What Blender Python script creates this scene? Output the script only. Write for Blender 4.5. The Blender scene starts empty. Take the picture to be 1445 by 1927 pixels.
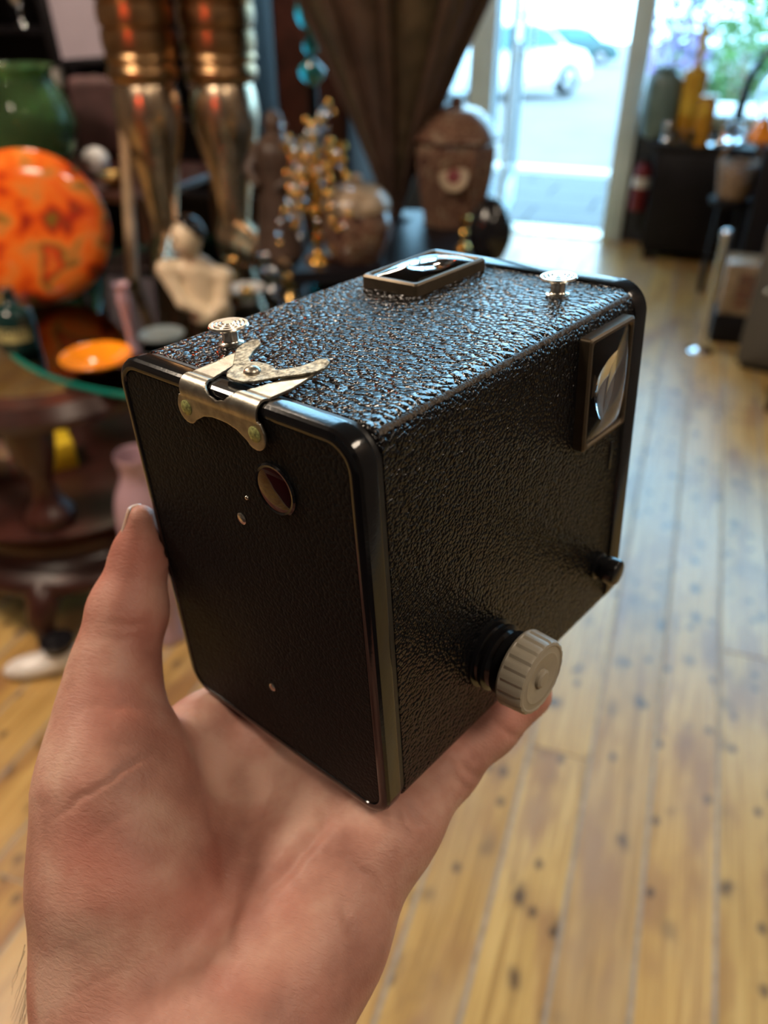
import bpy, bmesh, math, random
import numpy as np
from mathutils import Matrix, Vector

sc = bpy.context.scene
COL = sc.collection
random.seed(4)

# ------------------------------------------------------------------ camera
FPX = 1517.2                                   # focal length in pixels of the 1445 x 1927 frame
PITCH = math.atan(1015.5 / 1517.0)             # looking down about 34 degrees
YAW = math.atan(647.5 / math.hypot(1517.0, 1015.5))
CAMPOS = Vector((0.0, 0.0, 1.5))
cp, sp = math.cos(PITCH), math.sin(PITCH)
RZ = Matrix.Rotation(YAW, 3, 'Z')
C_R = RZ @ Vector((1, 0, 0))
C_F = RZ @ Vector((0, cp, -sp))
C_D = RZ @ Vector((0, -sp, -cp))
cam_d = bpy.data.cameras.new('camera')
cam_o = bpy.data.objects.new('camera', cam_d)
COL.objects.link(cam_o)
rotm = Matrix((C_R, -C_D, -C_F)).transposed()
cam_o.matrix_world = Matrix.Translation(CAMPOS) @ rotm.to_4x4()
cam_d.sensor_fit = 'HORIZONTAL'
cam_d.sensor_width = 36.0
cam_d.lens = 36.0 * FPX / 1445.0
cam_d.clip_start = 0.01
cam_d.clip_end = 300
cam_d.dof.use_dof = True
cam_d.dof.focus_distance = 0.175
cam_d.dof.aperture_fstop = cam_d.lens / 2.4
sc.camera = cam_o
sc.cycles.max_bounces = 7
sc.cycles.diffuse_bounces = 3
sc.cycles.glossy_bounces = 4
sc.cycles.transmission_bounces = 6
sc.cycles.transparent_max_bounces = 8
sc.cycles.caustics_refractive = False
sc.cycles.caustics_reflective = False
sc.cycles.use_adaptive_sampling = True
sc.cycles.adaptive_threshold = 0.02

# ------------------------------------------------------------------ sky, sun, room lamps, exposure
world = bpy.data.worlds.new('sky')
sc.world = world
world.use_nodes = True
bgn = world.node_tree.nodes['Background']
bgn.inputs[0].default_value = (0.42, 0.75, 1.0, 1)
bgn.inputs[1].default_value = 8.5

def add_light(name, kind, loc, energy, color, size=0.3, direction=None):
    l = bpy.data.lights.new(name, kind)
    l.energy = energy
    l.color = color
    if kind == 'AREA':
        l.shape = 'DISK'
        l.size = size
    elif kind == 'POINT':
        l.shadow_soft_size = size
    elif kind == 'SUN':
        l.angle = size
    o = bpy.data.objects.new(name, l)
    COL.objects.link(o)
    o.location = loc
    if direction is not None:
        o.rotation_euler = Vector(direction).to_track_quat('-Z', 'Y').to_euler()
    return o

add_light('sun', 'SUN', (0, 0, 10), 3.0, (1.0, 0.96, 0.9), 0.01, (0.25, 0.62, -0.75))
WARM = (1.0, 0.82, 0.63)
for q, e in (((1.3, -0.5, 3.35), 30), ((-1.4, -0.9, 3.35), 16), ((1.8, 1.5, 3.35), 24), ((-1.9, 0.5, 2.75), 62), ((-2.1, 3.3, 3.35), 60)):
    add_light('ceiling_lamp', 'AREA', q, e, WARM, 0.7, (0, 0, -1))
add_light('red_lamp', 'POINT', (-1.5, 0.85, 1.45), 5.0, (1.0, 0.08, 0.012), 0.05)

vs = sc.view_settings
vs.view_transform = 'Standard'
vs.look = 'None'
vs.gamma = 1.0
vs.use_curve_mapping = False
vs.exposure = 0.0

# ------------------------------------------------------------------ placing helpers: pixel of the photograph -> a real place
def ray(px, py):
    return C_R * ((px - 722.5) / FPX) + C_D * ((py - 963.5) / FPX) + C_F
def onz(px, py, z):
    d = ray(px, py)
    return CAMPOS + d * ((z - CAMPOS.z) / d.z)
def ony(px, py, y):
    d = ray(px, py)
    return CAMPOS + d * (y / d.y)
def depth_of(p):
    return (Vector(p) - CAMPOS).dot(C_F)
def pxm(p):
    """metres per pixel at a place"""
    return depth_of(p) / FPX
def zat(p, py):
    """height above the place p at which pixel row py is met"""
    a, b = 0.0, 3.0
    for _ in range(40):
        m = (a + b) / 2
        q = Vector((p[0], p[1], m)) - CAMPOS
        y = 963.5 + FPX * q.dot(C_D) / q.dot(C_F)
        if y > py: a = m
        else: b = m
    return m

# ------------------------------------------------------------------ materials
def principled(name):
    m = bpy.data.materials.new(name)
    m.use_nodes = True
    nt = m.node_tree
    return m, nt, nt.nodes['Principled BSDF']
def setin(b, **kw):
    names = dict(color='Base Color', rough='Roughness', metal='Metallic', spec='Specular IOR Level', trans='Transmission Weight',
                 ior='IOR', coat='Coat Weight', coat_rough='Coat Roughness', sss='Subsurface Weight', emit='Emission Strength',
                 emit_color='Emission Color', alpha='Alpha')
    for k, v in kw.items():
        if k in ('color', 'emit_color') and len(v) == 3: v = (*v, 1)
        b.inputs[names[k]].default_value = v
def mat(name, color, rough=0.5, metal=0.0, vary=0.0, scale=20.0, bump=0.0, bump_scale=60.0, **kw):
    m, nt, b = principled(name)
    setin(b, color=color, rough=rough, metal=metal, **kw)
    tc = nt.nodes.new('ShaderNodeTexCoord')
    if vary:
        n = nt.nodes.new('ShaderNodeTexNoise')
        n.inputs['Scale'].default_value = scale
        n.inputs['Detail'].default_value = 4
        nt.links.new(tc.outputs['Object'], n.inputs['Vector'])
        r = nt.nodes.new('ShaderNodeMapRange')
        r.inputs['From Min'].default_value = 0.3
        r.inputs['From Max'].default_value = 0.7
        r.inputs['To Min'].default_value = 1 - vary
        r.inputs['To Max'].default_value = 1 + vary
        nt.links.new(n.outputs['Fac'], r.inputs['Value'])
        v = nt.nodes.new('ShaderNodeVectorMath')
        v.operation = 'SCALE'
        v.inputs[0].default_value = color[:3]
        nt.links.new(r.outputs[0], v.inputs['Scale'])
        nt.links.new(v.outputs[0], b.inputs['Base Color'])
    if bump:
        n2 = nt.nodes.new('ShaderNodeTexNoise')
        n2.inputs['Scale'].default_value = bump_scale
        n2.inputs['Detail'].default_value = 3
        nt.links.new(tc.outputs['Object'], n2.inputs['Vector'])
        bn = nt.nodes.new('ShaderNodeBump')
        bn.inputs['Strength'].default_value = 1.0
        bn.inputs['Distance'].default_value = bump
        nt.links.new(n2.outputs['Fac'], bn.inputs['Height'])
        nt.links.new(bn.outputs[0], b.inputs['Normal'])
    return m
def thin_glass(name, tint=(0.9, 0.97, 1.0), refl=0.10):
    m = bpy.data.materials.new(name)
    m.use_nodes = True
    nt = m.node_tree
    nt.nodes.clear()
    o = nt.nodes.new('ShaderNodeOutputMaterial')
    mix = nt.nodes.new('ShaderNodeMixShader')
    t = nt.nodes.new('ShaderNodeBsdfTransparent')
    t.inputs[0].default_value = (*tint, 1)
    g = nt.nodes.new('ShaderNodeBsdfGlossy')
    g.inputs['Roughness'].default_value = 0.02
    f = nt.nodes.new('ShaderNodeLayerWeight')
    f.inputs[0].default_value = refl * 3
    nt.links.new(f.outputs['Fresnel'], mix.inputs[0])
    nt.links.new(t.outputs[0], mix.inputs[1])
    nt.links.new(g.outputs[0], mix.inputs[2])
    nt.links.new(mix.outputs[0], o.inputs[0])
    return m
def math_node(nt, op, a, b=None, c=None):
    n = nt.nodes.new('ShaderNodeMath')
    n.operation = op
    for i, v in enumerate((a, b, c)):
        if v is None: continue
        if isinstance(v, (int, float)): n.inputs[i].default_value = v
        else: nt.links.new(v, n.inputs[i])
    return n.outputs[0]
def mixrgb(nt, fac, a, b, mode='MIX'):
    n = nt.nodes.new('ShaderNodeMix')
    n.data_type = 'RGBA'
    n.blend_type = mode
    for i, v in ((0, fac), (6, a), (7, b)):
        if isinstance(v, (int, float)): n.inputs[i].default_value = v
        elif isinstance(v, tuple): n.inputs[i].default_value = (*v[:3], 1)
        else: nt.links.new(v, n.inputs[i])
    return n.outputs[2]
def ramp(nt, fac, stops):
    n = nt.nodes.new('ShaderNodeValToRGB')
    e = n.color_ramp.elements
    while len(e) < len(stops): e.new(0.5)
    for i, (p, c) in enumerate(stops):
        e[i].position = p
        e[i].color = (*c, 1) if len(c) == 3 else c
    nt.links.new(fac, n.inputs[0])
    return n.outputs[0]
def noise(nt, vec, scale, detail=3, rough=0.5, dist=0.0):
    n = nt.nodes.new('ShaderNodeTexNoise')
    n.inputs['Scale'].default_value = scale
    n.inputs['Detail'].default_value = detail
    n.inputs['Roughness'].default_value = rough
    n.inputs['Distortion'].default_value = dist
    nt.links.new(vec, n.inputs['Vector'])
    return n.outputs['Fac']
def mapping(nt, vec, scale=(1, 1, 1), loc=(0, 0, 0)):
    n = nt.nodes.new('ShaderNodeMapping')
    n.inputs['Scale'].default_value = scale
    n.inputs['Location'].default_value = loc
    nt.links.new(vec, n.inputs['Vector'])
    return n.outputs[0]

# floor boards: old pine with knots and stains
def wood_floor():
    m, nt, b = principled('old_pine_boards')
    geo = nt.nodes.new('ShaderNodeNewGeometry')
    oi = nt.nodes.new('ShaderNodeObjectInfo')
    off = nt.nodes.new('ShaderNodeVectorMath')
    off.operation = 'MULTIPLY_ADD'
    comb = nt.nodes.new('ShaderNodeCombineXYZ')
    for i in range(3): nt.links.new(oi.outputs['Random'], comb.inputs[i])
    nt.links.new(comb.outputs[0], off.inputs[0])
    off.inputs[1].default_value = (0.0, 37.0, 0.0)
    nt.links.new(geo.outputs['Position'], off.inputs[2])
    P = off.outputs[0]
    grain = noise(nt, mapping(nt, P, (55, 2.2, 1)), 1.0, 4, 0.6, 1.2)
    base = ramp(nt, grain, [(0.30, (0.34, 0.205, 0.060)), (0.5, (0.54, 0.36, 0.120)), (0.72, (0.66, 0.48, 0.19))])
    tone = ramp(nt, oi.outputs['Random'], [(0.0, (0.80, 0.72, 0.62)), (0.5, (1, 1, 1)), (1.0, (0.95, 0.86, 0.76))])
    base = mixrgb(nt, 1.0, base, tone, 'MULTIPLY')
    # broad reddish stains
    st = noise(nt, mapping(nt, P, (9, 2.6, 1)), 1.0, 3, 0.55)
    base = mixrgb(nt, math_node(nt, 'MULTIPLY', ramp(nt, st, [(0.50, (0, 0, 0)), (0.63, (1, 1, 1))]), 0.75), base, (0.29, 0.145, 0.058))
    # knots
    vor = nt.nodes.new('ShaderNodeTexVoronoi')
    vor.voronoi_dimensions = '2D'
    vor.inputs['Scale'].default_value = 1.0
    wn = nt.nodes.new('ShaderNodeTexNoise')
    wn.inputs['Scale'].default_value = 14.0
    nt.links.new(P, wn.inputs['Vector'])
    wm = nt.nodes.new('ShaderNodeVectorMath')
    wm.operation = 'MULTIPLY_ADD'
    nt.links.new(wn.outputs['Color'], wm.inputs[0])
    wm.inputs[1].default_value = (0.35, 0.35, 0.0)
    nt.links.new(mapping(nt, P, (10.5, 7.0, 1)), wm.inputs[2])
    nt.links.new(wm.outputs[0], vor.inputs['Vector'])
    k = ramp(nt, vor.outputs['Distance'], [(0.07, (1, 1, 1)), (0.13, (0.5, 0.5, 0.5)), (0.17, (0.2, 0.2, 0.2)), (0.30, (0, 0, 0))])
    sel = nt.nodes.new('ShaderNodeSeparateColor')
    nt.links.new(vor.outputs['Color'], sel.inputs[0])
    has = math_node(nt, 'MULTIPLY', math_node(nt, 'GREATER_THAN', sel.outputs[0], 0.42), math_node(nt, 'MULTIPLY_ADD', sel.outputs[1], 0.9, 0.1))
    base = mixrgb(nt, math_node(nt, 'MULTIPLY', math_node(nt, 'MULTIPLY', k, has), 0.92), base, (0.06, 0.032, 0.022))
    # small dark nail holes and specks
    v2 = nt.nodes.new('ShaderNodeTexVoronoi')
    v2.voronoi_dimensions = '2D'
    v2.inputs['Scale'].default_value = 1.0
    nt.links.new(mapping(nt, P, (19, 13, 1), (0.3, 0.7, 0)), v2.inputs['Vector'])
    s2 = nt.nodes.new('ShaderNodeSeparateColor')
    nt.links.new(v2.outputs['Color'], s2.inputs[0])
    k2 = math_node(nt, 'MULTIPLY', ramp(nt, v2.outputs['Distance'], [(0.09, (1, 1, 1)), (0.22, (0, 0, 0))]), math_node(nt, 'GREATER_THAN', s2.outputs[0], 0.78))
    base = mixrgb(nt, math_node(nt, 'MULTIPLY', k2, 0.8), base, (0.05, 0.03, 0.022))
    # dark scuffed patches
    sc2 = noise(nt, mapping(nt, P, (5.5, 2.4, 1), (11, 3, 0)), 1.0, 5, 0.65)
    base = mixrgb(nt, math_node(nt, 'MULTIPLY', ramp(nt, sc2, [(0.58, (0, 0, 0)), (0.70, (1, 1, 1))]), 0.65), base, (0.17, 0.085, 0.04))
    # grey wear
    wr = noise(nt, mapping(nt, P, (4, 1.6, 1), (3, 1, 0)), 1.0, 4)
    base = mixrgb(nt, math_node(nt, 'MULTIPLY', ramp(nt, wr, [(0.5, (0, 0, 0)), (0.75, (1, 1, 1))]), 0.35), base, (0.42, 0.37, 0.30))
    nt.links.new(base, b.inputs['Base Color'])
    r = ramp(nt, wr, [(0.3, (0.32, 0.32, 0.32)), (0.8, (0.5, 0.5, 0.5))])
    nt.links.new(r, b.inputs['Roughness'])
    bn = nt.nodes.new('ShaderNodeBump')
    bn.inputs['Strength'].default_value = 0.35
    bn.inputs['Distance'].default_value = 0.002
    nt.links.new(grain, bn.inputs['Height'])
    nt.links.new(bn.outputs[0], b.inputs['Normal'])
    setin(b, spec=0.4, coat=0.75, coat_rough=0.33)
    return m

def leather(name, cell=0.0013, depth=0.00035, rough=0.33, color=(0.012, 0.011, 0.012), warp=0.5, spec=0.5):
    m, nt, b = principled(name)
    tc = nt.nodes.new('ShaderNodeTexCoord')
    O = tc.outputs['Object']
    w = nt.nodes.new('ShaderNodeTexNoise')
    w.inputs['Scale'].default_value = 0.45 / cell
    w.inputs['Detail'].default_value = 2
    nt.links.new(O, w.inputs['Vector'])
    sub = nt.nodes.new('ShaderNodeVectorMath')
    sub.operation = 'SUBTRACT'
    nt.links.new(w.outputs['Color'], sub.inputs[0])
    sub.inputs[1].default_value = (0.5, 0.5, 0.5)
    ad = nt.nodes.new('ShaderNodeVectorMath')
    ad.operation = 'MULTIPLY_ADD'
    nt.links.new(sub.outputs[0], ad.inputs[0])
    ad.inputs[1].default_value = (cell * 2 * warp,) * 3
    nt.links.new(O, ad.inputs[2])
    v = nt.nodes.new('ShaderNodeTexVoronoi')
    v.feature = 'SMOOTH_F1'
    v.inputs['Smoothness'].default_value = 0.25
    v.inputs['Scale'].default_value = 1 / cell
    nt.links.new(ad.outputs[0], v.inputs['Vector'])
    peb = math_node(nt, 'SUBTRACT', 1.0, math_node(nt, 'MULTIPLY', math_node(nt, 'POWER', v.outputs['Distance'], 2.0), 2.2))
    big = noise(nt, O, 0.22 / cell, 3)
    fine = noise(nt, O, 2.6 / cell, 2)
    h = math_node(nt, 'ADD', math_node(nt, 'ADD', peb, math_node(nt, 'MULTIPLY', big, 1.8)), math_node(nt, 'MULTIPLY', fine, 0.14))
    bn = nt.nodes.new('ShaderNodeBump')
    bn.inputs['Strength'].default_value = 1.0
    bn.inputs['Distance'].default_value = depth
    nt.links.new(h, bn.inputs['Height'])
    nt.links.new(bn.outputs[0], b.inputs['Normal'])
    setin(b, color=color, rough=rough, spec=spec)
    return m

def mottled(name, cols, scale, rough=0.12, trans=0.0, **kw):
    m, nt, b = principled(name)
    tc = nt.nodes.new('ShaderNodeTexCoord')
    n = noise(nt, tc.outputs['Object'], scale, 2.5, 0.55, 0.3)
    n = nt.nodes.new('ShaderNodeMapRange').outputs[0] if False else n
    c = ramp(nt, n, cols)
    nt.links.new(c, b.inputs['Base Color'])
    setin(b, rough=rough, trans=trans, **kw)
    return m

def skin_material():
    m, nt, b = principled('skin')
    tc = nt.nodes.new('ShaderNodeTexCoord')
    O = tc.outputs['Object']
    blot = noise(nt, O, 45, 4, 0.55)
    c = ramp(nt, blot, [(0.34, (0.36, 0.165, 0.125)), (0.5, (0.50, 0.255, 0.195)), (0.64, (0.60, 0.36, 0.28))])
    red = noise(nt, mapping(nt, O, (1, 1, 1), (0.7, 0.2, 0)), 26, 2)
    c = mixrgb(nt, math_node(nt, 'MULTIPLY', ramp(nt, red, [(0.5, (0, 0, 0)), (0.7, (1, 1, 1))]), 0.55), c, (0.50, 0.155, 0.115))
    nt.links.new(c, b.inputs['Base Color'])
    lines = noise(nt, mapping(nt, O, (420, 1500, 900)), 1.0, 2, 0.5, 0.6)
    pores = noise(nt, O, 1400, 2)
    h = math_node(nt, 'ADD', lines, math_node(nt, 'MULTIPLY', pores, 0.4))
    bn = nt.nodes.new('ShaderNodeBump')
    bn.inputs['Strength'].default_value = 0.7
    bn.inputs['Distance'].default_value = 0.00025
    nt.links.new(h, bn.inputs['Height'])
    nt.links.new(bn.outputs[0], b.inputs['Normal'])
    setin(b, rough=0.52, spec=0.35, sss=0.18)
    b.inputs['Subsurface Radius'].default_value = (1.0, 0.36, 0.2)
    b.inputs['Subsurface Scale'].default_value = 0.004
    return m

M = {
 'floor': wood_floor(),
 'floor_gap': mat('grey_joint_filler', (0.34, 0.30, 0.25), 0.7, vary=0.2, scale=40),
 'plaster': mat('aged_brown_plaster', (0.15, 0.115, 0.09), 0.8, vary=0.12, scale=3, bump=0.002),
 'ceiling': mat('off_white_ceiling', (0.36, 0.31, 0.26), 0.85, vary=0.05, scale=3),
 'riser': mat('dark_painted_timber', (0.035, 0.045, 0.06), 0.5, vary=0.2, scale=6),
 'frame': mat('pale_blue_green_paint', (0.68, 0.84, 0.92), 0.28, vary=0.08, scale=5),
 'pane': thin_glass('window_glass'),
 'paving': mat('grey_paving', (0.08, 0.088, 0.095), 0.75, vary=0.15, scale=8, bump=0.003),
 'road': mat('pale_asphalt', (0.14, 0.145, 0.15), 0.8, vary=0.12, scale=2, bump=0.003),
 'leather': leather('fine_grained_black_leatherette', 0.00095, 0.00030, 0.22, (0.005, 0.005, 0.006), 0.5, 0.28),
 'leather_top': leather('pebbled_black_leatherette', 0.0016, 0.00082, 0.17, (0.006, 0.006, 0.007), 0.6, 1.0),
 'leather_fine': leather('smoother_black_leatherette', 0.0009, 0.00009, 0.6, (0.004, 0.004, 0.004), 0.5, 0.2),
 'enamel': mat('black_enamel', (0.005, 0.005, 0.006), 0.13, coat=0.15, spec=0.45, vary=0.2, scale=300, bump=0.00002, bump_scale=900),
 'enamel_dull': mat('black_painted_metal', (0.010, 0.010, 0.011), 0.42, vary=0.2, scale=300),
 'plastic': mat('black_plastic', (0.006, 0.006, 0.007), 0.2),
 'nickel': mat('tarnished_nickel', (0.40, 0.37, 0.31), 0.36, 1.0, vary=0.25, scale=420, bump=0.00003, bump_scale=1800),
 'nickel_worn': mat('worn_spotted_nickel', (0.34, 0.32, 0.25), 0.45, 1.0, vary=0.75, scale=900, bump=0.00008, bump_scale=1500),
 'alu': mat('bright_turned_metal', (0.72, 0.68, 0.60), 0.24, 1.0),
 'bronze': mat('dull_bronze_frame', (0.13, 0.10, 0.066), 0.42, 0.7, vary=0.15, scale=200),
 'rivet': mat('verdigris_brass_rivet', (0.42, 0.44, 0.16), 0.5, 0.5, vary=0.6, scale=1500),
 'finder_glass': mat('finder_lens_glass', (1, 1, 1), 0.01, trans=1.0, ior=1.5),
 'mirror': mat('finder_mirror', (0.30, 0.29, 0.29), 0.15, 1.0, vary=0.35, scale=160),
 'ruby': mat('ruby_window', (0.022, 0.0012, 0.002), 0.05, spec=0.5),
 'knob': mat('taupe_plastic', (0.36, 0.32, 0.25), 0.42, vary=0.05, scale=200),
 'seam': mat('frayed_golden_edge', (0.035, 0.022, 0.009), 0.35, 0.2, vary=0.9, scale=1400, bump=0.0003, bump_scale=1600),
 'skin': skin_material(),
 'sleeve': mat('dark_knit', (0.012, 0.012, 0.016), 0.9, vary=0.3, scale=200, bump=0.001, bump_scale=500),
 'nail': mat('fingernail', (0.72, 0.55, 0.45), 0.25, sss=0.1),
 'hair': mat('dark_hair', (0.03, 0.018, 0.01), 0.5),
 'brass': mat('old_brass', (0.56, 0.36, 0.13), 0.26, 1.0, vary=0.3, scale=18),
 'gold': mat('bright_gilt', (0.85, 0.50, 0.12), 0.2, 1.0, vary=0.2, scale=30),
 'steel': mat('polished_armour_steel', (0.60, 0.46, 0.32), 0.27, 1.0, vary=0.3, scale=14),
 'armour_brass': mat('brown_brass_armour', (0.42, 0.25, 0.12), 0.3, 1.0, vary=0.35, scale=14),
 'chrome': mat('chrome', (0.8, 0.82, 0.86), 0.12, 1.0),
 'mahogany': mat('dark_mahogany', (0.035, 0.010, 0.007), 0.3, vary=0.4, scale=12),
 'black_wood': mat('blackened_wood', (0.008, 0.007, 0.010), 0.45, spec=0.25, vary=0.3, scale=10),
 'oak': mat('tan_wood', (0.30, 0.19, 0.10), 0.45, vary=0.2, scale=14),
 'brown_cloth': mat('brown_leather', (0.075, 0.045, 0.032), 0.45, vary=0.35, scale=9, bump=0.004, bump_scale=30),
 'olive_cloth': mat('olive_brown_panel', (0.085, 0.062, 0.036), 0.5, vary=0.5, scale=14, bump=0.004, bump_scale=40),
 'green_glass': mat('green_glass', (0.26, 0.48, 0.20), 0.06, trans=0.85, ior=1.2, vary=0.3, scale=8),
 'clear_glass': mat('clear_glass', (0.95, 0.97, 1.0), 0.02, trans=1.0, ior=1.45),
 'pink_glass': mat('pale_pink_glass', (0.62, 0.42, 0.50), 0.1, trans=0.35),
 'blue_glass': mat('turquoise_glass', (0.05, 0.45, 0.50), 0.06, trans=0.5),
 'amber': mat('amber_glass', (0.62, 0.30, 0.03), 0.12, trans=0.3),
 'teal_edge': mat('teal_glass_edge', (0.005, 0.16, 0.12), 0.12, spec=0.8),
 'table_glass': thin_glass('table_glass', (0.72, 0.86, 0.80), 0.12),
 'orange_glass': mottled('mottled_orange_glass', [(0.34, (0.22, 0.15, 0.02)), (0.40, (0.40, 0.02, 0.01)), (0.44, (0.85, 0.12, 0.01)), (0.50, (0.92, 0.20, 0.02)), (0.55, (0.78, 0.26, 0.05)), (0.59, (0.24, 0.17, 0.03)), (0.63, (0.62, 0.03, 0.01)), (0.68, (0.80, 0.2, 0.03))], 7.0, 0.14, coat=0.6),
 'orange_dish': mat('orange_yellow_glass', (0.85, 0.28, 0.01), 0.12, coat=0.5, vary=0.25, scale=12),
 'cream': mat('cream_ceramic', (0.66, 0.55, 0.38), 0.3, vary=0.06, scale=30),
 'white': mat('white_china', (0.72, 0.70, 0.68), 0.25, vary=0.05, scale=10),
 'black_gloss': mat('black_gloss', (0.008, 0.008, 0.01), 0.15),
 'porcelain': mottled('brown_red_patterned_porcelain', [(0.36, (0.08, 0.035, 0.025)), (0.46, (0.22, 0.13, 0.085)), (0.54, (0.10, 0.04, 0.028)), (0.62, (0.30, 0.21, 0.14)), (0.70, (0.05, 0.025, 0.022))], 26, 0.2, coat=0.4),
 'porcelain_pale': mat('pale_tan_glaze', (0.42, 0.32, 0.22), 0.25, vary=0.2, scale=20),
 'red_paint': mat('red_glaze', (0.16, 0.012, 0.02), 0.35),
 'lilac': mat('lilac_paper', (0.52, 0.44, 0.52), 0.6, vary=0.08, scale=6),
 'maroon': mat('maroon_upholstery', (0.11, 0.05, 0.05), 0.6, vary=0.25, scale=14, bump=0.004),
 'added_dark_rug': mat('added_rug_maroon', (0.02, 0.008, 0.008), 0.9, vary=0.4, scale=30, bump=0.002, bump_scale=300),
 'grey': mat('grey_cabinet_side', (0.10, 0.095, 0.09), 0.55, vary=0.1, scale=4),
 'grey_blue': mat('grey_blue_ceramic', (0.20, 0.26, 0.28), 0.3, vary=0.1, scale=14),
 'teal_grey': mat('teal_grey_glaze', (0.13, 0.20, 0.20), 0.3, vary=0.25, scale=9),
 'dark_bottle': mat('dark_green_bottle', (0.008, 0.03, 0.028), 0.08),
 'label': mat('yellowed_label', (0.42, 0.40, 0.17), 0.6, vary=0.3, scale=60),
 'yellow': mat('yellow_card', (0.70, 0.50, 0.02), 0.5, vary=0.1, scale=20),
 'stripe': mottled('striped_card', [(0.4, (0.30, 0.10, 0.06)), (0.5, (0.12, 0.12, 0.11)), (0.6, (0.35, 0.20, 0.1))], 40, 0.5),
 'car': mat('white_car_paint', (0.86, 0.87, 0.88), 0.15, coat=0.6),
 'dark_car': mat('dark_teal_car_paint', (0.04, 0.10, 0.11), 0.2),
 'car_glass': mat('car_window_glass', (0.05, 0.16, 0.20), 0.06),
 'tyre': mat('tyre_rubber', (0.02, 0.02, 0.022), 0.8),
 'leaf': mat('green_leaves', (0.09, 0.20, 0.05), 0.6, vary=0.4, scale=2),
 'blossom': mat('purple_blossom', (0.28, 0.18, 0.42), 0.6, vary=0.25, scale=3),
 'pale_wall': mat('white_kerb_and_sunlit_band', (0.80, 0.80, 0.80), 0.7, vary=0.03, scale=2),
}

# ------------------------------------------------------------------ mesh helpers
def link(name, me, m=None, parent=None, smooth=False):
    o = bpy.data.objects.new(name, me)
    COL.objects.link(o)
    if m is not None and not me.materials: me.materials.append(M[m] if isinstance(m, str) else m)
    if smooth:
        me.polygons.foreach_set('use_smooth', [True] * len(me.polygons))
    if parent is not None: o.parent = parent
    return o
def tag(o, label=None, cat=None, group=None, kind=None):
    if label: o['label'] = label
    if cat: o['category'] = cat
    if group: o['group'] = group
    if kind: o['kind'] = kind
    return o
def empty(name, loc=(0, 0, 0), label=None, cat=None, group=None, rz=0.0):
    o = bpy.data.objects.new(name, None)
    COL.objects.link(o)
    o.location = loc
    o.rotation_euler = (0, 0, rz)
    o.empty_display_size = 0.05
    return tag(o, label, cat, group)
def mesh(name, v, f):
    me = bpy.data.meshes.new(name)
    me.from_pydata([tuple(map(float, p)) for p in v], [], [tuple(int(i) for i in q) for q in f])
    me.update()
    return me
def auto_smooth(me, ang=40):
    me.polygons.foreach_set('use_smooth', [True] * len(me.polygons))
    bm = bmesh.new()
    bm.from_mesh(me)
    for e in bm.edges:
        if len(e.link_faces) == 2 and e.calc_face_angle(0) > math.radians(ang): e.smooth = False
    bm.to_mesh(me)
    bm.free()
    return me
def box_me(name, lo, hi, bev=0.0, seg=2):
    bm = bmesh.new()
    bmesh.ops.create_cube(bm, size=1)
    for v in bm.verts:
        for i in range(3): v.co[i] = lo[i] + (v.co[i] + 0.5) * (hi[i] - lo[i])
    if bev: bmesh.ops.bevel(bm, geom=bm.edges[:], offset=bev, segments=seg, affect='EDGES', profile=0.5)
    me = bpy.data.meshes.new(name)
    bm.to_mesh(me)
    bm.free()
    return auto_smooth(me, 50)
def box(name, lo, hi, m, parent=None, bev=0.0):
    return link(name, box_me(name, lo, hi, bev), m, parent)
def lathe_me(name, prof, n=32, cap=True):
    """prof: (radius, height) from bottom to top, turned about z"""
    v, f = [], []
    for r, z in prof:
        for i in range(n):
            a = 2 * math.pi * i / n
            v.append((r * math.cos(a), r * math.sin(a), z))
    for j in range(len(prof) - 1):
        for i in range(n):
            k = (i + 1) % n
            f.append((j * n + i, j * n + k, (j + 1) * n + k, (j + 1) * n + i))
    if cap:
        f.append(tuple(range(n - 1, -1, -1)))
        f.append(tuple((len(prof) - 1) * n + i for i in range(n)))
    return auto_smooth(mesh(name, v, f), 38)
def lathe(name, prof, m, parent=None, loc=(0, 0, 0), n=32, cap=True, rot=None):
    o = link(name, lathe_me(name, prof, n, cap), m, parent)
    o.location = loc
    if rot is not None: o.rotation_euler = rot
    return o
def smooth_prof(pts, n=5):
    """Catmull-Rom through (r, z) points"""
    P = [pts[0]] + list(pts) + [pts[-1]]
    out = []
    for i in range(1, len(P) - 2):
        for k in range(n):
            t = k / n
            q = []
            for c in (0, 1):
                a, b, cc, d = P[i - 1][c], P[i][c], P[i + 1][c], P[i + 2][c]
                q.append(0.5 * (2 * b + (cc - a) * t + (2 * a - 5 * b + 4 * cc - d) * t * t + (3 * b - a - 3 * cc + d) * t ** 3))
            out.append((max(q[0], 0.0), q[1]))
    out.append(tuple(pts[-1]))
    return out
def tube_me(name, pts, radii, n=10):
    v, f = [], []
    pts = [Vector(p) for p in pts]
    if isinstance(radii, (int, float)): radii = [radii] * len(pts)
    prev = None
    for i, p in enumerate(pts):
        t = (pts[min(i + 1, len(pts) - 1)] - pts[max(i - 1, 0)]).normalized()
        u = (prev - t * prev.dot(t)) if prev is not None else t.orthogonal()
        u.normalize()
        prev = u
        w = t.cross(u)
        for k in range(n):
            a = 2 * math.pi * k / n
            v.append(p + (u * math.cos(a) + w * math.sin(a)) * radii[i])
    for j in range(len(pts) - 1):
        for i in range(n):
            k = (i + 1) % n
            f.append((j * n + i, j * n + k, (j + 1) * n + k, (j + 1) * n + i))
    f.append(tuple(range(n - 1, -1, -1)))
    f.append(tuple((len(pts) - 1) * n + i for i in range(n)))
    return auto_smooth(mesh(name, v, f), 50)
def tube(name, pts, radii, m, parent=None, n=10):
    return link(name, tube_me(name, pts, radii, n), m, parent)
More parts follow.
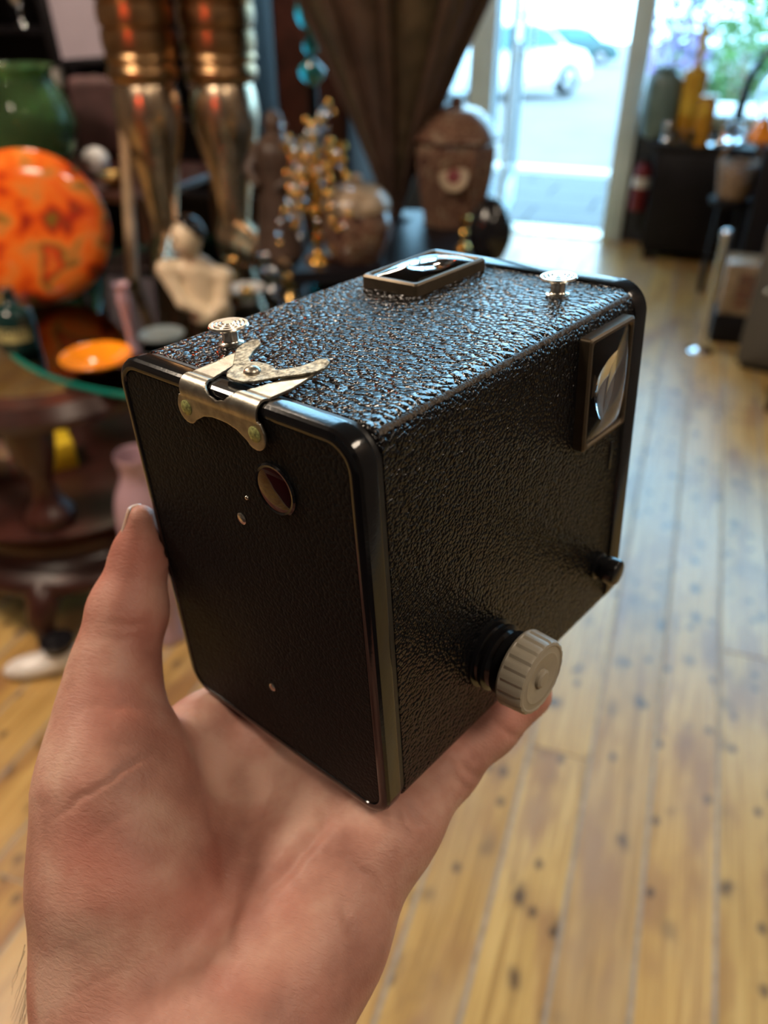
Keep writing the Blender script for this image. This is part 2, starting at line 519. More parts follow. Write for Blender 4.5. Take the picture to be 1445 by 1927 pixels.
def ball_me(name, r, loc=(0, 0, 0), seg=24):
    bm = bmesh.new()
    bmesh.ops.create_uvsphere(bm, u_segments=seg, v_segments=seg // 2, radius=1)
    rr = (r, r, r) if isinstance(r, (int, float)) else r
    for v in bm.verts: v.co = Vector((v.co.x * rr[0] + loc[0], v.co.y * rr[1] + loc[1], v.co.z * rr[2] + loc[2]))
    me = bpy.data.meshes.new(name)
    bm.to_mesh(me)
    bm.free()
    me.polygons.foreach_set('use_smooth', [True] * len(me.polygons))
    return me
def ball(name, r, m, parent=None, loc=(0, 0, 0), seg=24):
    return link(name, ball_me(name, r, loc, seg), m, parent)
def rrect(x0, x1, z0, z1, r, n=8):
    out = []
    for cx_, cz_, a0 in ((x1 - r, z1 - r, 0), (x0 + r, z1 - r, 90), (x0 + r, z0 + r, 180), (x1 - r, z0 + r, 270)):
        for i in range(n + 1):
            a = math.radians(a0 + 90 * i / n)
            out.append((cx_ + r * math.cos(a), cz_ + r * math.sin(a)))
    return out
def loft_me(name, rings, ang=30):
    """rings of equal length, closed; capped at both ends"""
    n = len(rings[0])
    v = [p for r in rings for p in r]
    f = []
    for j in range(len(rings) - 1):
        for i in range(n):
            k = (i + 1) % n
            f.append((j * n + i, (j + 1) * n + i, (j + 1) * n + k, j * n + k))
    f.append(tuple(range(n)))
    f.append(tuple((len(rings) - 1) * n + i for i in range(n - 1, -1, -1)))
    me = mesh(name, v, f)
    bm = bmesh.new()
    bm.from_mesh(me)
    bmesh.ops.recalc_face_normals(bm, faces=bm.faces[:])
    bm.to_mesh(me)
    bm.free()
    return auto_smooth(me, ang)
def copy_tree(o, parent=None):
    c = o.copy()
    COL.objects.link(c)
    c.parent = parent
    for ch in list(o.children): copy_tree(ch, c)
    return c

# ------------------------------------------------------------------ the room
XL, XR, YB, YF, ZC = -4.2, 2.3, -3.6, 5.75, 4.0
fl = box('floor', (XL, YB, -0.12), (XR, YF + 0.12, -0.0025), 'floor_gap')
tag(fl, 'old varnished pine floor boards with knots and grey joints', kind='structure')
plank_me = box_me('plank', (-0.5, -0.5, -0.02), (0.5, 0.5, 0.0), 0.0)
bmp = bmesh.new(); bmp.from_mesh(plank_me)
bmp.to_mesh(plank_me); bmp.free()
plank_me.materials.append(M['floor'])
BW, X0, GAP = 0.138, -0.100, 0.0085
ends = {}
for (px, py) in ((1050, 1416), (1400, 1233), (20, 1652)):
    q = onz(px, py, 0)
    ends.setdefault(math.floor((q.x - X0) / BW), []).append(q.y)
k0, k1 = math.ceil((-3.9 - X0) / BW), math.floor((2.2 - X0) / BW)
rng = random.Random(11)
for k in range(k0, k1):
    cuts = sorted(ends.get(k, []))
    if not cuts: cuts = [3.0 + rng.random() * 2.0] if rng.random() < 0.5 else []
    ys = [-0.6] + cuts + [YF + 0.1]
    for a, b in zip(ys, ys[1:]):
        o = link('plank', plank_me, None, fl)
        o.scale = (BW - GAP, b - a - 0.005, 1)
        o.location = (X0 + (k + 0.5) * BW, (a + b) / 2, 0)

def struct(o, label):
    return tag(o, label, kind='structure')
struct(box('wall_left', (XL - 0.15, YB, -0.12), (XL, YF, ZC), 'plaster'), 'cream plaster wall at the left side of the shop')
struct(box('wall_right', (XR, YB, -0.12), (XR + 0.15, YF, ZC), 'plaster'), 'cream plaster wall at the right side of the shop')
struct(box('wall_back', (XL, YB - 0.15, -0.12), (XR, YB, ZC), 'plaster'), 'cream plaster wall behind the viewer')
struct(box('ceiling', (XL, YB, ZC), (XR, YF + 0.15, ZC + 0.12), 'ceiling'), 'off-white shop ceiling overhead')

# shop front: door between two windows
DL, DR = -1.30, -0.47                              # door opening
wf = bpy.data.objects.new('wall_front', None); COL.objects.link(wf)
struct(wf, 'shop front wall with dark timber below its windows')
box('stall_riser', (XL, YF, -0.12), (-1.44, YF + 0.14, 0.60), 'riser', wf)
box('stall_riser', (-0.35, YF, -0.12), (XR, YF + 0.14, 0.72), 'riser', wf)
box('pier', (XL, YF, 0.60), (-3.0, YF + 0.14, 3.9), 'plaster', wf)
box('header', (XL, YF, 3.9), (XR, YF + 0.14, ZC), 'plaster', wf)
def window(name, x0, x1, z0, z1, mull, label):
    w = bpy.data.objects.new(name, None); COL.objects.link(w)
    struct(w, label)
    for a, b in (((x0, YF - 0.02, z0), (x1, YF + 0.10, z0 + 0.06)), ((x0, YF, z1 - 0.06), (x1, YF + 0.10, z1))):
        box('window_rail', a, b, 'frame', w, 0.006)
    for xm in mull: box('mullion', (xm - 0.03, YF, z0 + 0.06), (xm + 0.03, YF + 0.10, z1 - 0.06), 'frame', w, 0.006)
    xs = [x0] + list(mull) + [x1]
    for a, b in zip(xs, xs[1:]):
        box('pane', (a + 0.03, YF + 0.045, z0 + 0.06), (b - 0.03, YF + 0.053, z1 - 0.06), 'pane', w)
window('window_1', -3.0, -1.44, 0.60, 3.9, (-2.2,), 'shop window left of the open door, behind the crowded tables')
window('window_2', -0.35, XR, 0.72, 3.9, (0.9,), 'bright shop window right of the doorway above dark furniture')
df = bpy.data.objects.new('trim_1', None); COL.objects.link(df)
struct(df, 'pale blue-green painted posts framing the doorway')
box('door_post', (-1.445, YF - 0.05, -0.1), (-1.285, YF + 0.15, 3.9), 'frame', df, 0.008)
box('door_post', (-0.480, YF - 0.05, -0.1), (-0.352, YF + 0.15, 3.9), 'frame', df, 0.008)
for x in (-1.41, -1.345): box('post_bead', (x, YF - 0.062, 0.0), (x + 0.018, YF - 0.05, 3.85), 'frame', df, 0.004)
for x in (-0.445, -0.400): box('post_bead', (x, YF - 0.062, 0.0), (x + 0.016, YF - 0.05, 3.85), 'frame', df, 0.004)
box('threshold', (-1.285, YF - 0.04, -0.1), (-0.48, YF + 0.16, 0.012), 'alu', df, 0.004)
dr = bpy.data.objects.new('door_1', None); COL.objects.link(dr)
struct(dr, 'glazed shop door standing open against its left post')
dr.location = (-1.20, YF + 0.08, 0)
dr.rotation_euler = (0, 0, math.radians(96))
for a, b in (((0, -0.02, 0.02), (0.07, 0.02, 2.35)), ((0.72, -0.02, 0.02), (0.80, 0.02, 2.35)), ((0.07, -0.02, 0.02), (0.72, 0.02, 0.22)), ((0.07, -0.02, 2.25), (0.72, 0.02, 2.35))):
    box('door_rail', a, b, 'frame', dr, 0.005)
box('pane', (0.07, -0.004, 0.22), (0.72, 0.004, 2.25), 'pane', dr)
tube('door_handle', [(0.70, -0.02, 1.0), (0.70, -0.07, 1.0), (0.70, -0.07, 1.25), (0.70, -0.02, 1.25)], 0.010, 'brass', dr)
rod = tube('door_closer_rod', [(-1.178, YF - 0.07, 0.53), (-1.178, YF - 0.07, 3.85)], 0.006, 'black_gloss')
tag(rod, 'thin dark upright rod beside the left door post', 'rod')

# outside: sloping pavement and road
def slope(y): return -0.10 - 0.05 * (y - 6.0)
pv = bpy.data.objects.new('pavement', None); COL.objects.link(pv)
struct(pv, 'grey paving slabs outside the open door')
slab = box_me('slab', (-0.5, -0.5, -0.06), (0.5, 0.5, 0.0), 0.0)
slab.materials.append(M['paving'])
tilt = math.atan(0.05)
for i in range(9):
    for j in range(5):
        x, y = -4.1 + 0.75 * i, 6.25 + 0.62 * j
        o = link('slab', slab, None, pv)
        o.scale = (0.735, 0.605, 1)
        o.location = (x + 0.3 * (j % 2), y, slope(y))
        o.rotation_euler = (-tilt, 0, 0)
rd = link('road', mesh('road', [(-60, 5.89, slope(5.89) - 0.03), (60, 5.89, slope(5.89) - 0.03), (60, 120, slope(120) - 0.03), (-60, 120, slope(120) - 0.03)], [(0, 1, 2, 3)]), 'road')
struct(rd, 'sunlit pale road outside the shop')
kb = box('kerb', (-7, 9.2, slope(9.2) - 0.1), (6, 9.35, slope(9.3) + 0.03), 'pale_wall', None, 0.01)
struct(kb, 'pale kerb along the pavement')

added_dark_rug = box('added_dark_rug', (-3.4, -3.5, -0.0005), (2.1, -0.65, 0.012), 'added_dark_rug', None, 0.004)  # added out of view so the box back mirrors something dark
tag(added_dark_rug, 'unseen dark floor covering added behind the viewer to darken reflections', 'added_dark_rug')

# ------------------------------------------------------------------ the box camera
mm = 0.001
W, D, H = 78.94, 113.39, 105.0
RB = np.array([[0.74397, 0.66561, -0.05886], [0.31258, -0.42452, -0.84975], [-0.59059, 0.61379, -0.52389]])   # its axes seen from the lens
TB = np.array([-57.56, 51.99, 243.95])
def from_lens(v):
    return C_R * float(v[0]) + C_D * float(v[1]) + C_F * float(v[2])
bc = empty('box_camera', (0, 0, 0), 'black leatherette box camera held up in the open hand', 'camera')
ax = [from_lens(RB[:, i]) for i in range(3)]
mw = Matrix((ax[0], ax[1], ax[2])).transposed().to_4x4()
mw.translation = CAMPOS + from_lens(TB * mm)
bc.matrix_world = mw

def prism(name, prof, m, parent=bc, n=10, ang=25):
    """prof: list of (y, inset, corner radius) in mm; a rounded rectangle lofted along the depth"""
    rings = []
    for y, ins, r in prof:
        rings.append([(x * mm, y * mm, z * mm) for x, z in rrect(ins, W - ins, ins, H - ins, r, n)])
    return link(name, loft_me(name, rings, ang), m, parent)

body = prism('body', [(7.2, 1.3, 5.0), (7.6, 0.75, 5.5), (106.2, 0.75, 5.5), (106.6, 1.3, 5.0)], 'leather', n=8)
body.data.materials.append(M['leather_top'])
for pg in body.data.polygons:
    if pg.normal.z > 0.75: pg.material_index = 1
fl_ = prism('body_flange', [(4.0, 1.0, 7.0), (7.1, 0.85, 7.1), (7.7, 1.05, 6.9)], 'enamel_dull')
cover = prism('back_cover', [(0.9, 2.9, 5.1), (0.15, 2.6, 5.4), (0.0, 1.9, 6.1), (0.12, 1.1, 6.9), (0.55, 0.4, 7.6), (1.3, 0.0, 8.0), (4.6, 0.0, 8.0), (5.3, 0.15, 7.85), (5.8, 0.65, 7.35)], 'enamel')
bp = prism('back_panel', [(1.2, 2.6, 5.4), (0.55, 2.8, 5.2), (0.35, 3.1, 4.9)], 'leather_fine', cover)
fp = prism('front_plate', [(106.0, 0.9, 7.1), (106.3, 0.2, 7.8), (107.2, 0.0, 8.0), (112.2, 0.0, 8.0), (113.0, 0.5, 7.5), (113.39, 1.5, 6.5)], 'enamel')
lr = lathe('lens_ring', [(13 * mm, 0), (13 * mm, 2.5 * mm), (10 * mm, 3 * mm), (9 * mm, 0.6 * mm)], 'nickel', bc, (W / 2 * mm, D * mm, 58 * mm), rot=(-math.pi / 2, 0, 0))
lathe('lens', [(9 * mm, 0.4 * mm), (6 * mm, 1.4 * mm), (2.5 * mm, 1.8 * mm)], 'ruby', lr)

# frayed seam of the covering along the upper right edge
sv, sf = [], []
rs = random.Random(3)
NS = 180
for i in range(NS + 1):
    y = 8.2 + (D - 15.5) * i / NS
    a = 0.9 + 0.7 * rs.random()
    b_ = 1.0 + 1.0 * rs.random()
    up = 0.22 + 0.18 * rs.random()
    e = W - 0.75
    c45 = 5.5 * (1 - 0.7071)
    # ribbon wrapped round the rounded edge
    for ang_ in (45 - b_ * 5, 47, 46 + a * 5.5):
        r = 5.5 + (up if abs(ang_ - 47) < 0.1 else 0.05)
        sv.append(((e - 5.5 + r * math.cos(math.radians(ang_))) * mm, y * mm, (H - 0.75 - 5.5 + r * math.sin(math.radians(ang_))) * mm))
for i in range(NS):
    for k in (0, 1):
        sf.append((i * 3 + k, i * 3 + k + 3, i * 3 + k + 4, i * 3 + k + 1))
tag(link('seam', mesh('seam', sv, sf), 'seam', body, True), 'frayed golden-brown edge of the covering')

# viewfinders
def finder(x0, x1, y0, y1, h, wall, name):
    """built lying on the top; x,y in mm, returned as an object with origin at the top plane"""
    fr_r = [[(x * mm, y * mm, z * mm) for x, y in rrect(x0 + i, x1 - i, y0 + i, y1 - i, r, 4)] for z, i, r in
            ((-0.6, 0, 0.9), (h - 0.5, 0.0, 0.9), (h, 0.5, 0.8), (h + 0.05, wall - 0.4, 1.3), (h - 0.4, wall, 1.6), (0.5, wall, 1.6))]
    o = link(name, loft_me(name, fr_r, 30), 'bronze', bc)
    mi = link('finder_mirror', mesh('finder_mirror', [((x0 + wall) * mm, (y0 + wall) * mm, 0.7 * mm), ((x1 - wall) * mm, (y0 + wall) * mm, 0.7 * mm), ((x1 - wall) * mm, (y1 - wall) * mm, 1.1 * mm), ((x0 + wall) * mm, (y1 - wall) * mm, 1.1 * mm)], [(0, 1, 2, 3)]), 'mirror', o)
    N = 20
    v, f = [], []
    cx_, cy_ = (x0 + x1) / 2, (y0 + y1) / 2
    ax_, ay_ = (x1 - x0) / 2 - wall + 0.15, (y1 - y0) / 2 - wall + 0.15
    for j in range(N + 1):
        for i in range(N + 1):
            u, w = 2 * i / N - 1, 2 * j / N - 1
            z = h - 0.7 + 3.1 * max(0, (1 - u * u)) ** 0.8 * max(0, (1 - w * w)) ** 0.8
            v.append(((cx_ + ax_ * u) * mm, (cy_ + ay_ * w) * mm, z * mm))
    for j in range(N):
        for i in range(N): f.append((j * (N + 1) + i, j * (N + 1) + i + 1, (j + 1) * (N + 1) + i + 1, (j + 1) * (N + 1) + i))
    base = len(v)
    for j in range(N + 1):
        for i in range(N + 1):
            p = v[j * (N + 1) + i]
            v.append((p[0], p[1], (h - 1.1) * mm))
    for j in range(N):
        for i in range(N): f.append((base + j * (N + 1) + i, base + (j + 1) * (N + 1) + i, base + (j + 1) * (N + 1) + i + 1, base + j * (N + 1) + i + 1))
    for i in range(N):
        a, b = i, i + 1
        f.append((a, base + a, base + b, b))
        a, b = N * (N + 1) + i, N * (N + 1) + i + 1
        f.append((a, b, base + b, base + a))
        a, b = i * (N + 1), (i + 1) * (N + 1)
        f.append((a, b, base + b, base + a))
        a, b = i * (N + 1) + N, (i + 1) * (N + 1) + N
        f.append((a, base + a, base + b, b))
    link('finder_lens', auto_smooth(mesh('finder_lens', v, f), 45), 'finder_glass', o)
    return o
tv = finder(-10.0, 10.0, -15.7, 15.7, 3.4, 1.5, 'viewfinder')
tv.location = (22.8 * mm, 87.8 * mm, (H - 0.75) * mm)
tag(tv, 'bronze framed domed viewfinder on top')
sv_ = finder(-15.2, 15.2, -11.2, 11.2, 3.1, 1.5, 'viewfinder')
sv_.matrix_local = Matrix(((0, 0, 1, (W - 0.75) * mm), (0, 1, 0, 90.0 * mm), (-1, 0, 0, 84.5 * mm), (0, 0, 0, 1)))
tag(sv_, 'bronze framed domed viewfinder on the right side')

# strap studs with ringed heads
stud_prof = [(3.0, -0.3), (3.0, 0.35), (2.2, 0.6), (1.9, 1.0), (1.9, 3.7), (2.4, 3.9), (4.4, 4.1), (4.85, 4.5), (4.6, 4.95), (4.0, 4.95), (3.85, 4.6), (3.45, 5.1), (2.95, 5.1), (2.8, 4.75), (2.4, 5.25), (1.95, 5.25), (1.8, 4.9), (1.4, 5.4), (0.2, 5.4)]
sp_ = [(r * mm, z * mm) for r, z in stud_prof]
for x, y in ((17.9, 21.2), (63.0, 92.9)):
    lathe('strap_stud', sp_, 'alu', bc, (x * mm, y * mm, (H - 0.75) * mm), 40)

# ruby window, rivets
rw = lathe('ruby_window', [(6.1 * mm, -0.4 * mm), (6.1 * mm, 0.3 * mm), (5.7 * mm, 0.7 * mm), (5.2 * mm, 0.6 * mm)], 'enamel', cover, (53.9 * mm, 0.35 * mm, 86.4 * mm), 40, False, (math.pi / 2, 0, 0))
lathe('ruby_glass', [(5.3 * mm, 0.2 * mm), (5.2 * mm, 0.55 * mm), (4.4 * mm, 0.75 * mm), (2.5 * mm, 0.95 * mm), (0.2 * mm, 1.0 * mm)], 'ruby', rw, n=40)
for x, z, r in ((39.8, 73.9, 1.5), (43.2, 80.6, 0.55), (40.0, 22.3, 1.15)):
    lathe('rivet', [(r * mm, -0.2 * mm), (r * mm, 0.1 * mm), (r * 0.75 * mm, 0.35 * mm), (r * 0.2 * mm, 0.42 * mm)], 'alu', cover, (x * mm, 0.35 * mm, z * mm), 20, True, (math.pi / 2, 0, 0))

# sheet-metal latch over the back edge: plate, rolled bend and two arms
def sheet(name, outline, fn, thick, m, parent, step=0.5, holes=()):
    """outline in (s, t) mm; fn(s, t) -> box point in mm; triangulated grid cut to the outline"""
    bm = bmesh.new()
    vs_ = [bm.verts.new((s, t, 0)) for s, t in outline]
    bm.faces.new(vs_)
    smin_, smax_ = min(p[0] for p in outline), max(p[0] for p in outline)
    tmin_, tmax_ = min(p[1] for p in outline), max(p[1] for p in outline)
    for axis, lo_, hi_ in ((0, smin_, smax_), (1, tmin_, tmax_)):
        c = lo_ + step
        while c < hi_:
            nrm = (1, 0, 0) if axis == 0 else (0, 1, 0)
            co = (c, 0, 0) if axis == 0 else (0, c, 0)
            bmesh.ops.bisect_plane(bm, geom=bm.verts[:] + bm.edges[:] + bm.faces[:], plane_co=co, plane_no=nrm, dist=1e-5)
            c += step
    bmesh.ops.triangulate(bm, faces=[f for f in bm.faces if len(f.verts) > 4])
    for v in bm.verts:
        v.co = Vector(fn(v.co.x, v.co.y)) * mm
    me = bpy.data.meshes.new(name)
    bm.to_mesh(me)
    bm.free()
    o = link(name, me, m, parent, True)
    md = o.modifiers.new('thickness', 'SOLIDIFY')
    md.thickness = thick * mm
    md.offset = 0
    bv = o.modifiers.new('edge', 'BEVEL')
    bv.width = 0.08 * mm
    bv.segments = 1
    bv.limit_method = 'ANGLE'
    return o
XC = 40.0
def wrap(s, t):
    """t runs up the back plate (t<0), round the rolled bend (0..8.2) and on over the top (t>8.2)"""
    x = XC + s
    R_ = 2.6
    L = R_ * math.pi * 0.5 + 2.0
    if t < 0: return (x, -0.75, 101.6 + t)
    if t < L:
        # bulging quarter roll from the back face to the top
        a = (t / L) * math.pi * 0.86 - 0.36
        yy = 1.55 - 2.5 * math.cos(a) ; zz = 102.6 + 3.0 * math.sin(a)
        k = t / L
        y0, z0 = -0.75, 101.6
        return (x, yy * (min(1, k * 4)) + y0 * (1 - min(1, k * 4)), zz * (min(1, k * 4)) + z0 * (1 - min(1, k * 4)))
    a = math.pi * 0.86 - 0.36
    y = 1.55 - 2.5 * math.cos(a) + (t - L) * 0.99
    z = 102.6 + 3.0 * math.sin(a)
    u = t - L
    z += 0.10 * u if u < 12 else 1.2 + 0.16 * (u - 12)
    return (x, y, max(z, 105.35))
LW = 2.6 * math.pi * 0.5 + 2.0
def arc(cx_, cy_, r, a0, a1, n=8):
    return [(cx_ + r * math.cos(math.radians(a0 + (a1 - a0) * i / n)), cy_ + r * math.sin(math.radians(a0 + (a1 - a0) * i / n))) for i in range(n + 1)]
half = [(0, -2.6), (2.5, -2.65), (5.5, -3.3), (8.0, -4.7)] + arc(11.2, -3.1, 3.3, 215, 380, 9) + [(13.4, 0.0), (12.6, 0.6), (12.6, LW), (12.9, LW + 4), (12.8, LW + 8), (12.4, LW + 12)] + \
       [(12.2, LW + 15.0), (11.2, LW + 16.6), (9.6, LW + 16.4), (8.8, LW + 14.5), (8.2, LW + 11), (7.4, LW + 6.5), (6.3, LW + 2.2), (5.4, LW - 1.0), (4.4, LW - 3.0), (2.6, LW - 4.3), (0, LW - 4.7)]
outline = half + [(-s, t) for s, t in half[::-1] if s > 0.001]
latch = sheet('latch', outline, wrap, 0.55, 'nickel', bc)
for x, z in ((28.6, 98.8), (51.3, 98.8)):
    lathe('rivet', [(1.75 * mm, -0.2 * mm), (1.75 * mm, 0.15 * mm), (1.3 * mm, 0.42 * mm), (0.3 * mm, 0.5 * mm)], 'rivet', latch, (x * mm, -1.05 * mm, z * mm), 22, True, (math.pi / 2, 0, 0))
# spring keeper on top: centre tongue with two upswept wings
def keep(s, t):
    u = (t - 3.29) / 0.99
    z = 104.75 + (0.10 * u if u < 12 else 1.2 + 0.16 * (u - 12))
    return (XC + s, t, max(z, 105.35) + 0.62 - 0.25 * max(0, 1 - abs(t - 18.5) / 4))
kh = [(0, 4.2), (2.6, 4.5), (4.6, 6.2), (6.0, 8.8), (8.4, 11.2), (10.8, 13.4), (12.6, 15.6), (13.3, 18.0), (12.6, 20.2), (10.8, 21.0), (9.2, 19.8), (8.0, 16.6), (6.0, 13.6), (4.0, 12.4), (2.6, 13.2), (0, 13.4)]
keeper = sheet('spring_keeper', kh + [(-s, t) for s, t in kh[::-1] if s > 0.001], keep, 0.45, 'nickel_worn', bc)
tag(keeper, 'worn spotted spring plate of the latch')
lathe('rivet', [(1.9 * mm, -0.8 * mm), (1.9 * mm, 0.25 * mm), (1.5 * mm, 0.85 * mm), (0.8 * mm, 1.2 * mm), (0.15 * mm, 1.3 * mm)], 'nickel', keeper, (XC * mm, 9.3 * mm, 106.1 * mm), 24)

# winding knob
kroot = bpy.data.objects.new('winding_knob', None); COL.objects.link(kroot)
kroot.parent = bc
kroot.matrix_local = Matrix(((0, 0, 1, (W - 0.75) * mm), (1, 0, 0, 42.8 * mm), (0, 1, 0, 25.5 * mm), (0, 0, 0, 1)))
lathe('collar', [(r * mm, z * mm) for r, z in ((9.6, -0.3), (9.6, 0.8), (8.3, 1.1), (8.0, 2.0), (9.0, 2.4), (9.2, 3.6), (8.0, 4.0), (7.6, 5.2), (8.6, 5.8), (8.9, 9.0))], 'plastic', kroot, n=48)
v, f = [], []
NF = 20
prof = [(9.3, 8.7), (10.3, 9.0), (10.45, 9.5), (10.25, 9.8), (9.95, 15.2), (9.6, 15.9), (9.0, 16.1), (8.6, 15.85), (7.2, 15.9), (6.9, 16.05), (5.4, 15.8), (3.2, 15.7), (2.6, 15.5), (2.5, 16.3), (1.9, 16.7), (0.2, 16.75)]
NN = NF * 4
for j, (r, z) in enumerate(prof):
    for i in range(NN):
        a = 2 * math.pi * i / NN
        rr = r
        if 3 <= j <= 5:                        # flat facets with a small step between them
            k = (i % 4)
            rr = r + (-0.16 if k == 0 else (0.03 + 0.05 * k))
        v.append((rr * math.cos(a) * mm, rr * math.sin(a) * mm, z * mm))
for j in range(len(prof) - 1):
    for i in range(NN):
        k = (i + 1) % NN
        f.append((j * NN + i, j * NN + k, (j + 1) * NN + k, (j + 1) * NN + i))
f.append(tuple(range(NN - 1, -1, -1)))
f.append(tuple((len(prof) - 1) * NN + i for i in range(NN)))
tag(link('knob_cap', auto_smooth(mesh('knob_cap', v, f), 28), 'knob', kroot), 'taupe plastic faceted cap')

# shutter lever and the little slot below the side finder
lv = bpy.data.objects.new('shutter_lever', None); COL.objects.link(lv)
lv.parent = bc
lv.matrix_local = Matrix(((0, 0, 1, (W - 0.75) * mm), (1, 0, 0, 99.2 * mm), (0, 1, 0, 21.2 * mm), (0, 0, 0, 1)))
lathe('lever_knob', [(r * mm, z * mm) for r, z in ((4.3, -0.2), (4.3, 0.8), (3.5, 1.3), (3.5, 2.2), (4.1, 2.8), (4.2, 6.4), (3.8, 7.1), (3.0, 7.4), (0.3, 7.5))], 'plastic', lv, n=28)
box('slot', ((W - 1.0) * mm, 100.2 * mm, 54.0 * mm), ((W - 0.55) * mm, 101.4 * mm, 63.0 * mm), 'plastic', bc, 0.1 * mm)

# ------------------------------------------------------------------ the hand: one continuous skin from forearm to finger tips
# ---- signed-distance modelling (camera-level frame, millimetres: x right, y forward, z up) ----
def smin(a,b,k):
    h=np.clip(0.5+0.5*(b-a)/k,0,1)
    return b+(a-b)*h-k*h*(1-h)
def d_cone(P,a,b,ra,rb):
    a=np.asarray(a,np.float32);b=np.asarray(b,np.float32);ab=b-a
    L=float(ab@ab)+1e-9
    h=np.clip(((P-a)@ab)/L,0,1)
    return np.linalg.norm(P-a-h[:,None]*ab,axis=1)-(ra+(rb-ra)*h)
def d_ell(P,c,r,A=None):
    q=P-np.asarray(c,np.float32)
    if A is not None: q=q@np.asarray(A,np.float32)
    r=np.asarray(r,np.float32)
    k0=np.linalg.norm(q/r,axis=1); k1=np.linalg.norm(q/(r*r),axis=1)+1e-9
    return k0*(k0-1)/k1
def surface_nets(fun,lo,hi,vx,cf=4):
    lo=np.asarray(lo,np.float32);hi=np.asarray(hi,np.float32)
    nc=np.ceil((hi-lo)/(vx*cf)).astype(int); n=nc*cf
    g=[lo[i]+vx*cf*(np.arange(nc[i])+0.5) for i in range(3)]
    C=np.stack(np.meshgrid(*g,indexing='ij'),-1).reshape(-1,3).astype(np.float32)
    dc=fun(C).reshape(nc)
    act=np.abs(dc)<vx*cf*1.6
    F=np.repeat(np.repeat(np.repeat(dc,cf,0),cf,1),cf,2).astype(np.float32)
    A=np.repeat(np.repeat(np.repeat(act,cf,0),cf,1),cf,2)
    idx=np.argwhere(A)
    F[A]=fun((lo+vx*(idx+0.5)).astype(np.float32))
    ins=F<0
    sh=np.array(F.shape)-1
    cnt=np.zeros(sh,np.int8)
    for i in (0,1):
        for j in (0,1):
            for k in (0,1):
                cnt+=ins[i:i+sh[0],j:j+sh[1],k:k+sh[2]]
    cells=np.argwhere((cnt>0)&(cnt<8))
    ids=-np.ones(sh,np.int64); ids[tuple(cells.T)]=np.arange(len(cells))
    acc=np.zeros((len(cells),3),np.float64);w=np.zeros(len(cells))
    corners=[(i,j,k) for i in (0,1) for j in (0,1) for k in (0,1)]
    for a in corners:
        for ax in range(3):
            if a[ax]==1: continue
            b=list(a);b[ax]=1
            fa=F[tuple((cells+a).T)];fb=F[tuple((cells+b).T)]
            m=(fa<0)!=(fb<0)
            t=np.where(m,fa/np.where(m,fa-fb,1),0)
            p=np.repeat(np.array([a],float),len(cells),0); p[:,ax]+=t
            acc+=p*m[:,None]; w+=m
    V=lo+vx*(cells+acc/np.maximum(w,1)[:,None]+0.5)
    faces=[]
    for ax in range(3):
        u,v=(ax+1)%3,(ax+2)%3
        sl0=[slice(1,s) for s in F.shape]; sl0[ax]=slice(0,F.shape[ax]-1)
        sl1=[slice(1,s) for s in F.shape]; sl1[ax]=slice(1,F.shape[ax])
        # edges from (i..) to +ax ; need neighbouring cells at -1 in u,v
        e=np.argwhere(ins[tuple(sl0)]!=ins[tuple(sl1)])
        off=np.ones(3,int);off[ax]=0
        e=e+off
        ok=(e[:,u]<sh[u])&(e[:,v]<sh[v])
        e=e[ok]
        s=ins[tuple(e.T)]
        du=np.zeros(3,int);du[u]=1;dv=np.zeros(3,int);dv[v]=1
        q=np.stack([ids[tuple((e-du-dv).T)],ids[tuple((e-dv).T)],ids[tuple(e.T)],ids[tuple((e-du).T)]],1)
        q[~s]=q[~s][:,::-1]
        faces.append(q)
    return V,np.concatenate(faces)
def lap(V,Q,it,lam=0.5):
    n=len(V)
    e=np.concatenate([Q[:,[0,1]],Q[:,[1,2]],Q[:,[2,3]],Q[:,[3,0]]]);e=np.concatenate([e,e[:,::-1]])
    deg=np.bincount(e[:,0],minlength=n)[:,None]
    for _ in range(it):
        s=np.stack([np.bincount(e[:,0],weights=V[e[:,1],k],minlength=n) for k in range(3)],1)
        V=V+lam*(s/np.maximum(deg,1)-V)
    return V
def vnorm(V,Q):
    fn=np.cross(V[Q[:,2]]-V[Q[:,0]],V[Q[:,3]]-V[Q[:,1]])
    N=np.zeros_like(V)
    for k in range(4):
        for c in range(3): N[:,c]+=np.bincount(Q[:,k],weights=fn[:,c],minlength=len(V))
    return N/(np.linalg.norm(N,axis=1)[:,None]+1e-12)
def hl(px,py,drop):
    """point (mm, level frame) where the ray through the pixel sinks `drop` mm below the lens"""
    u,v=(px-722.5)/1517.2,(py-963.5)/1517.2
    d=np.array([u, math.cos(PITCH)-v*math.sin(PITCH), -math.sin(PITCH)-v*math.cos(PITCH)])
    return d*(-drop/d[2])
def hd(px,py,dep):
    u,v=(px-722.5)/1517.2,(py-963.5)/1517.2
    d=np.array([u, math.cos(PITCH)-v*math.sin(PITCH), -math.sin(PITCH)-v*math.cos(PITCH)])
    return d*dep
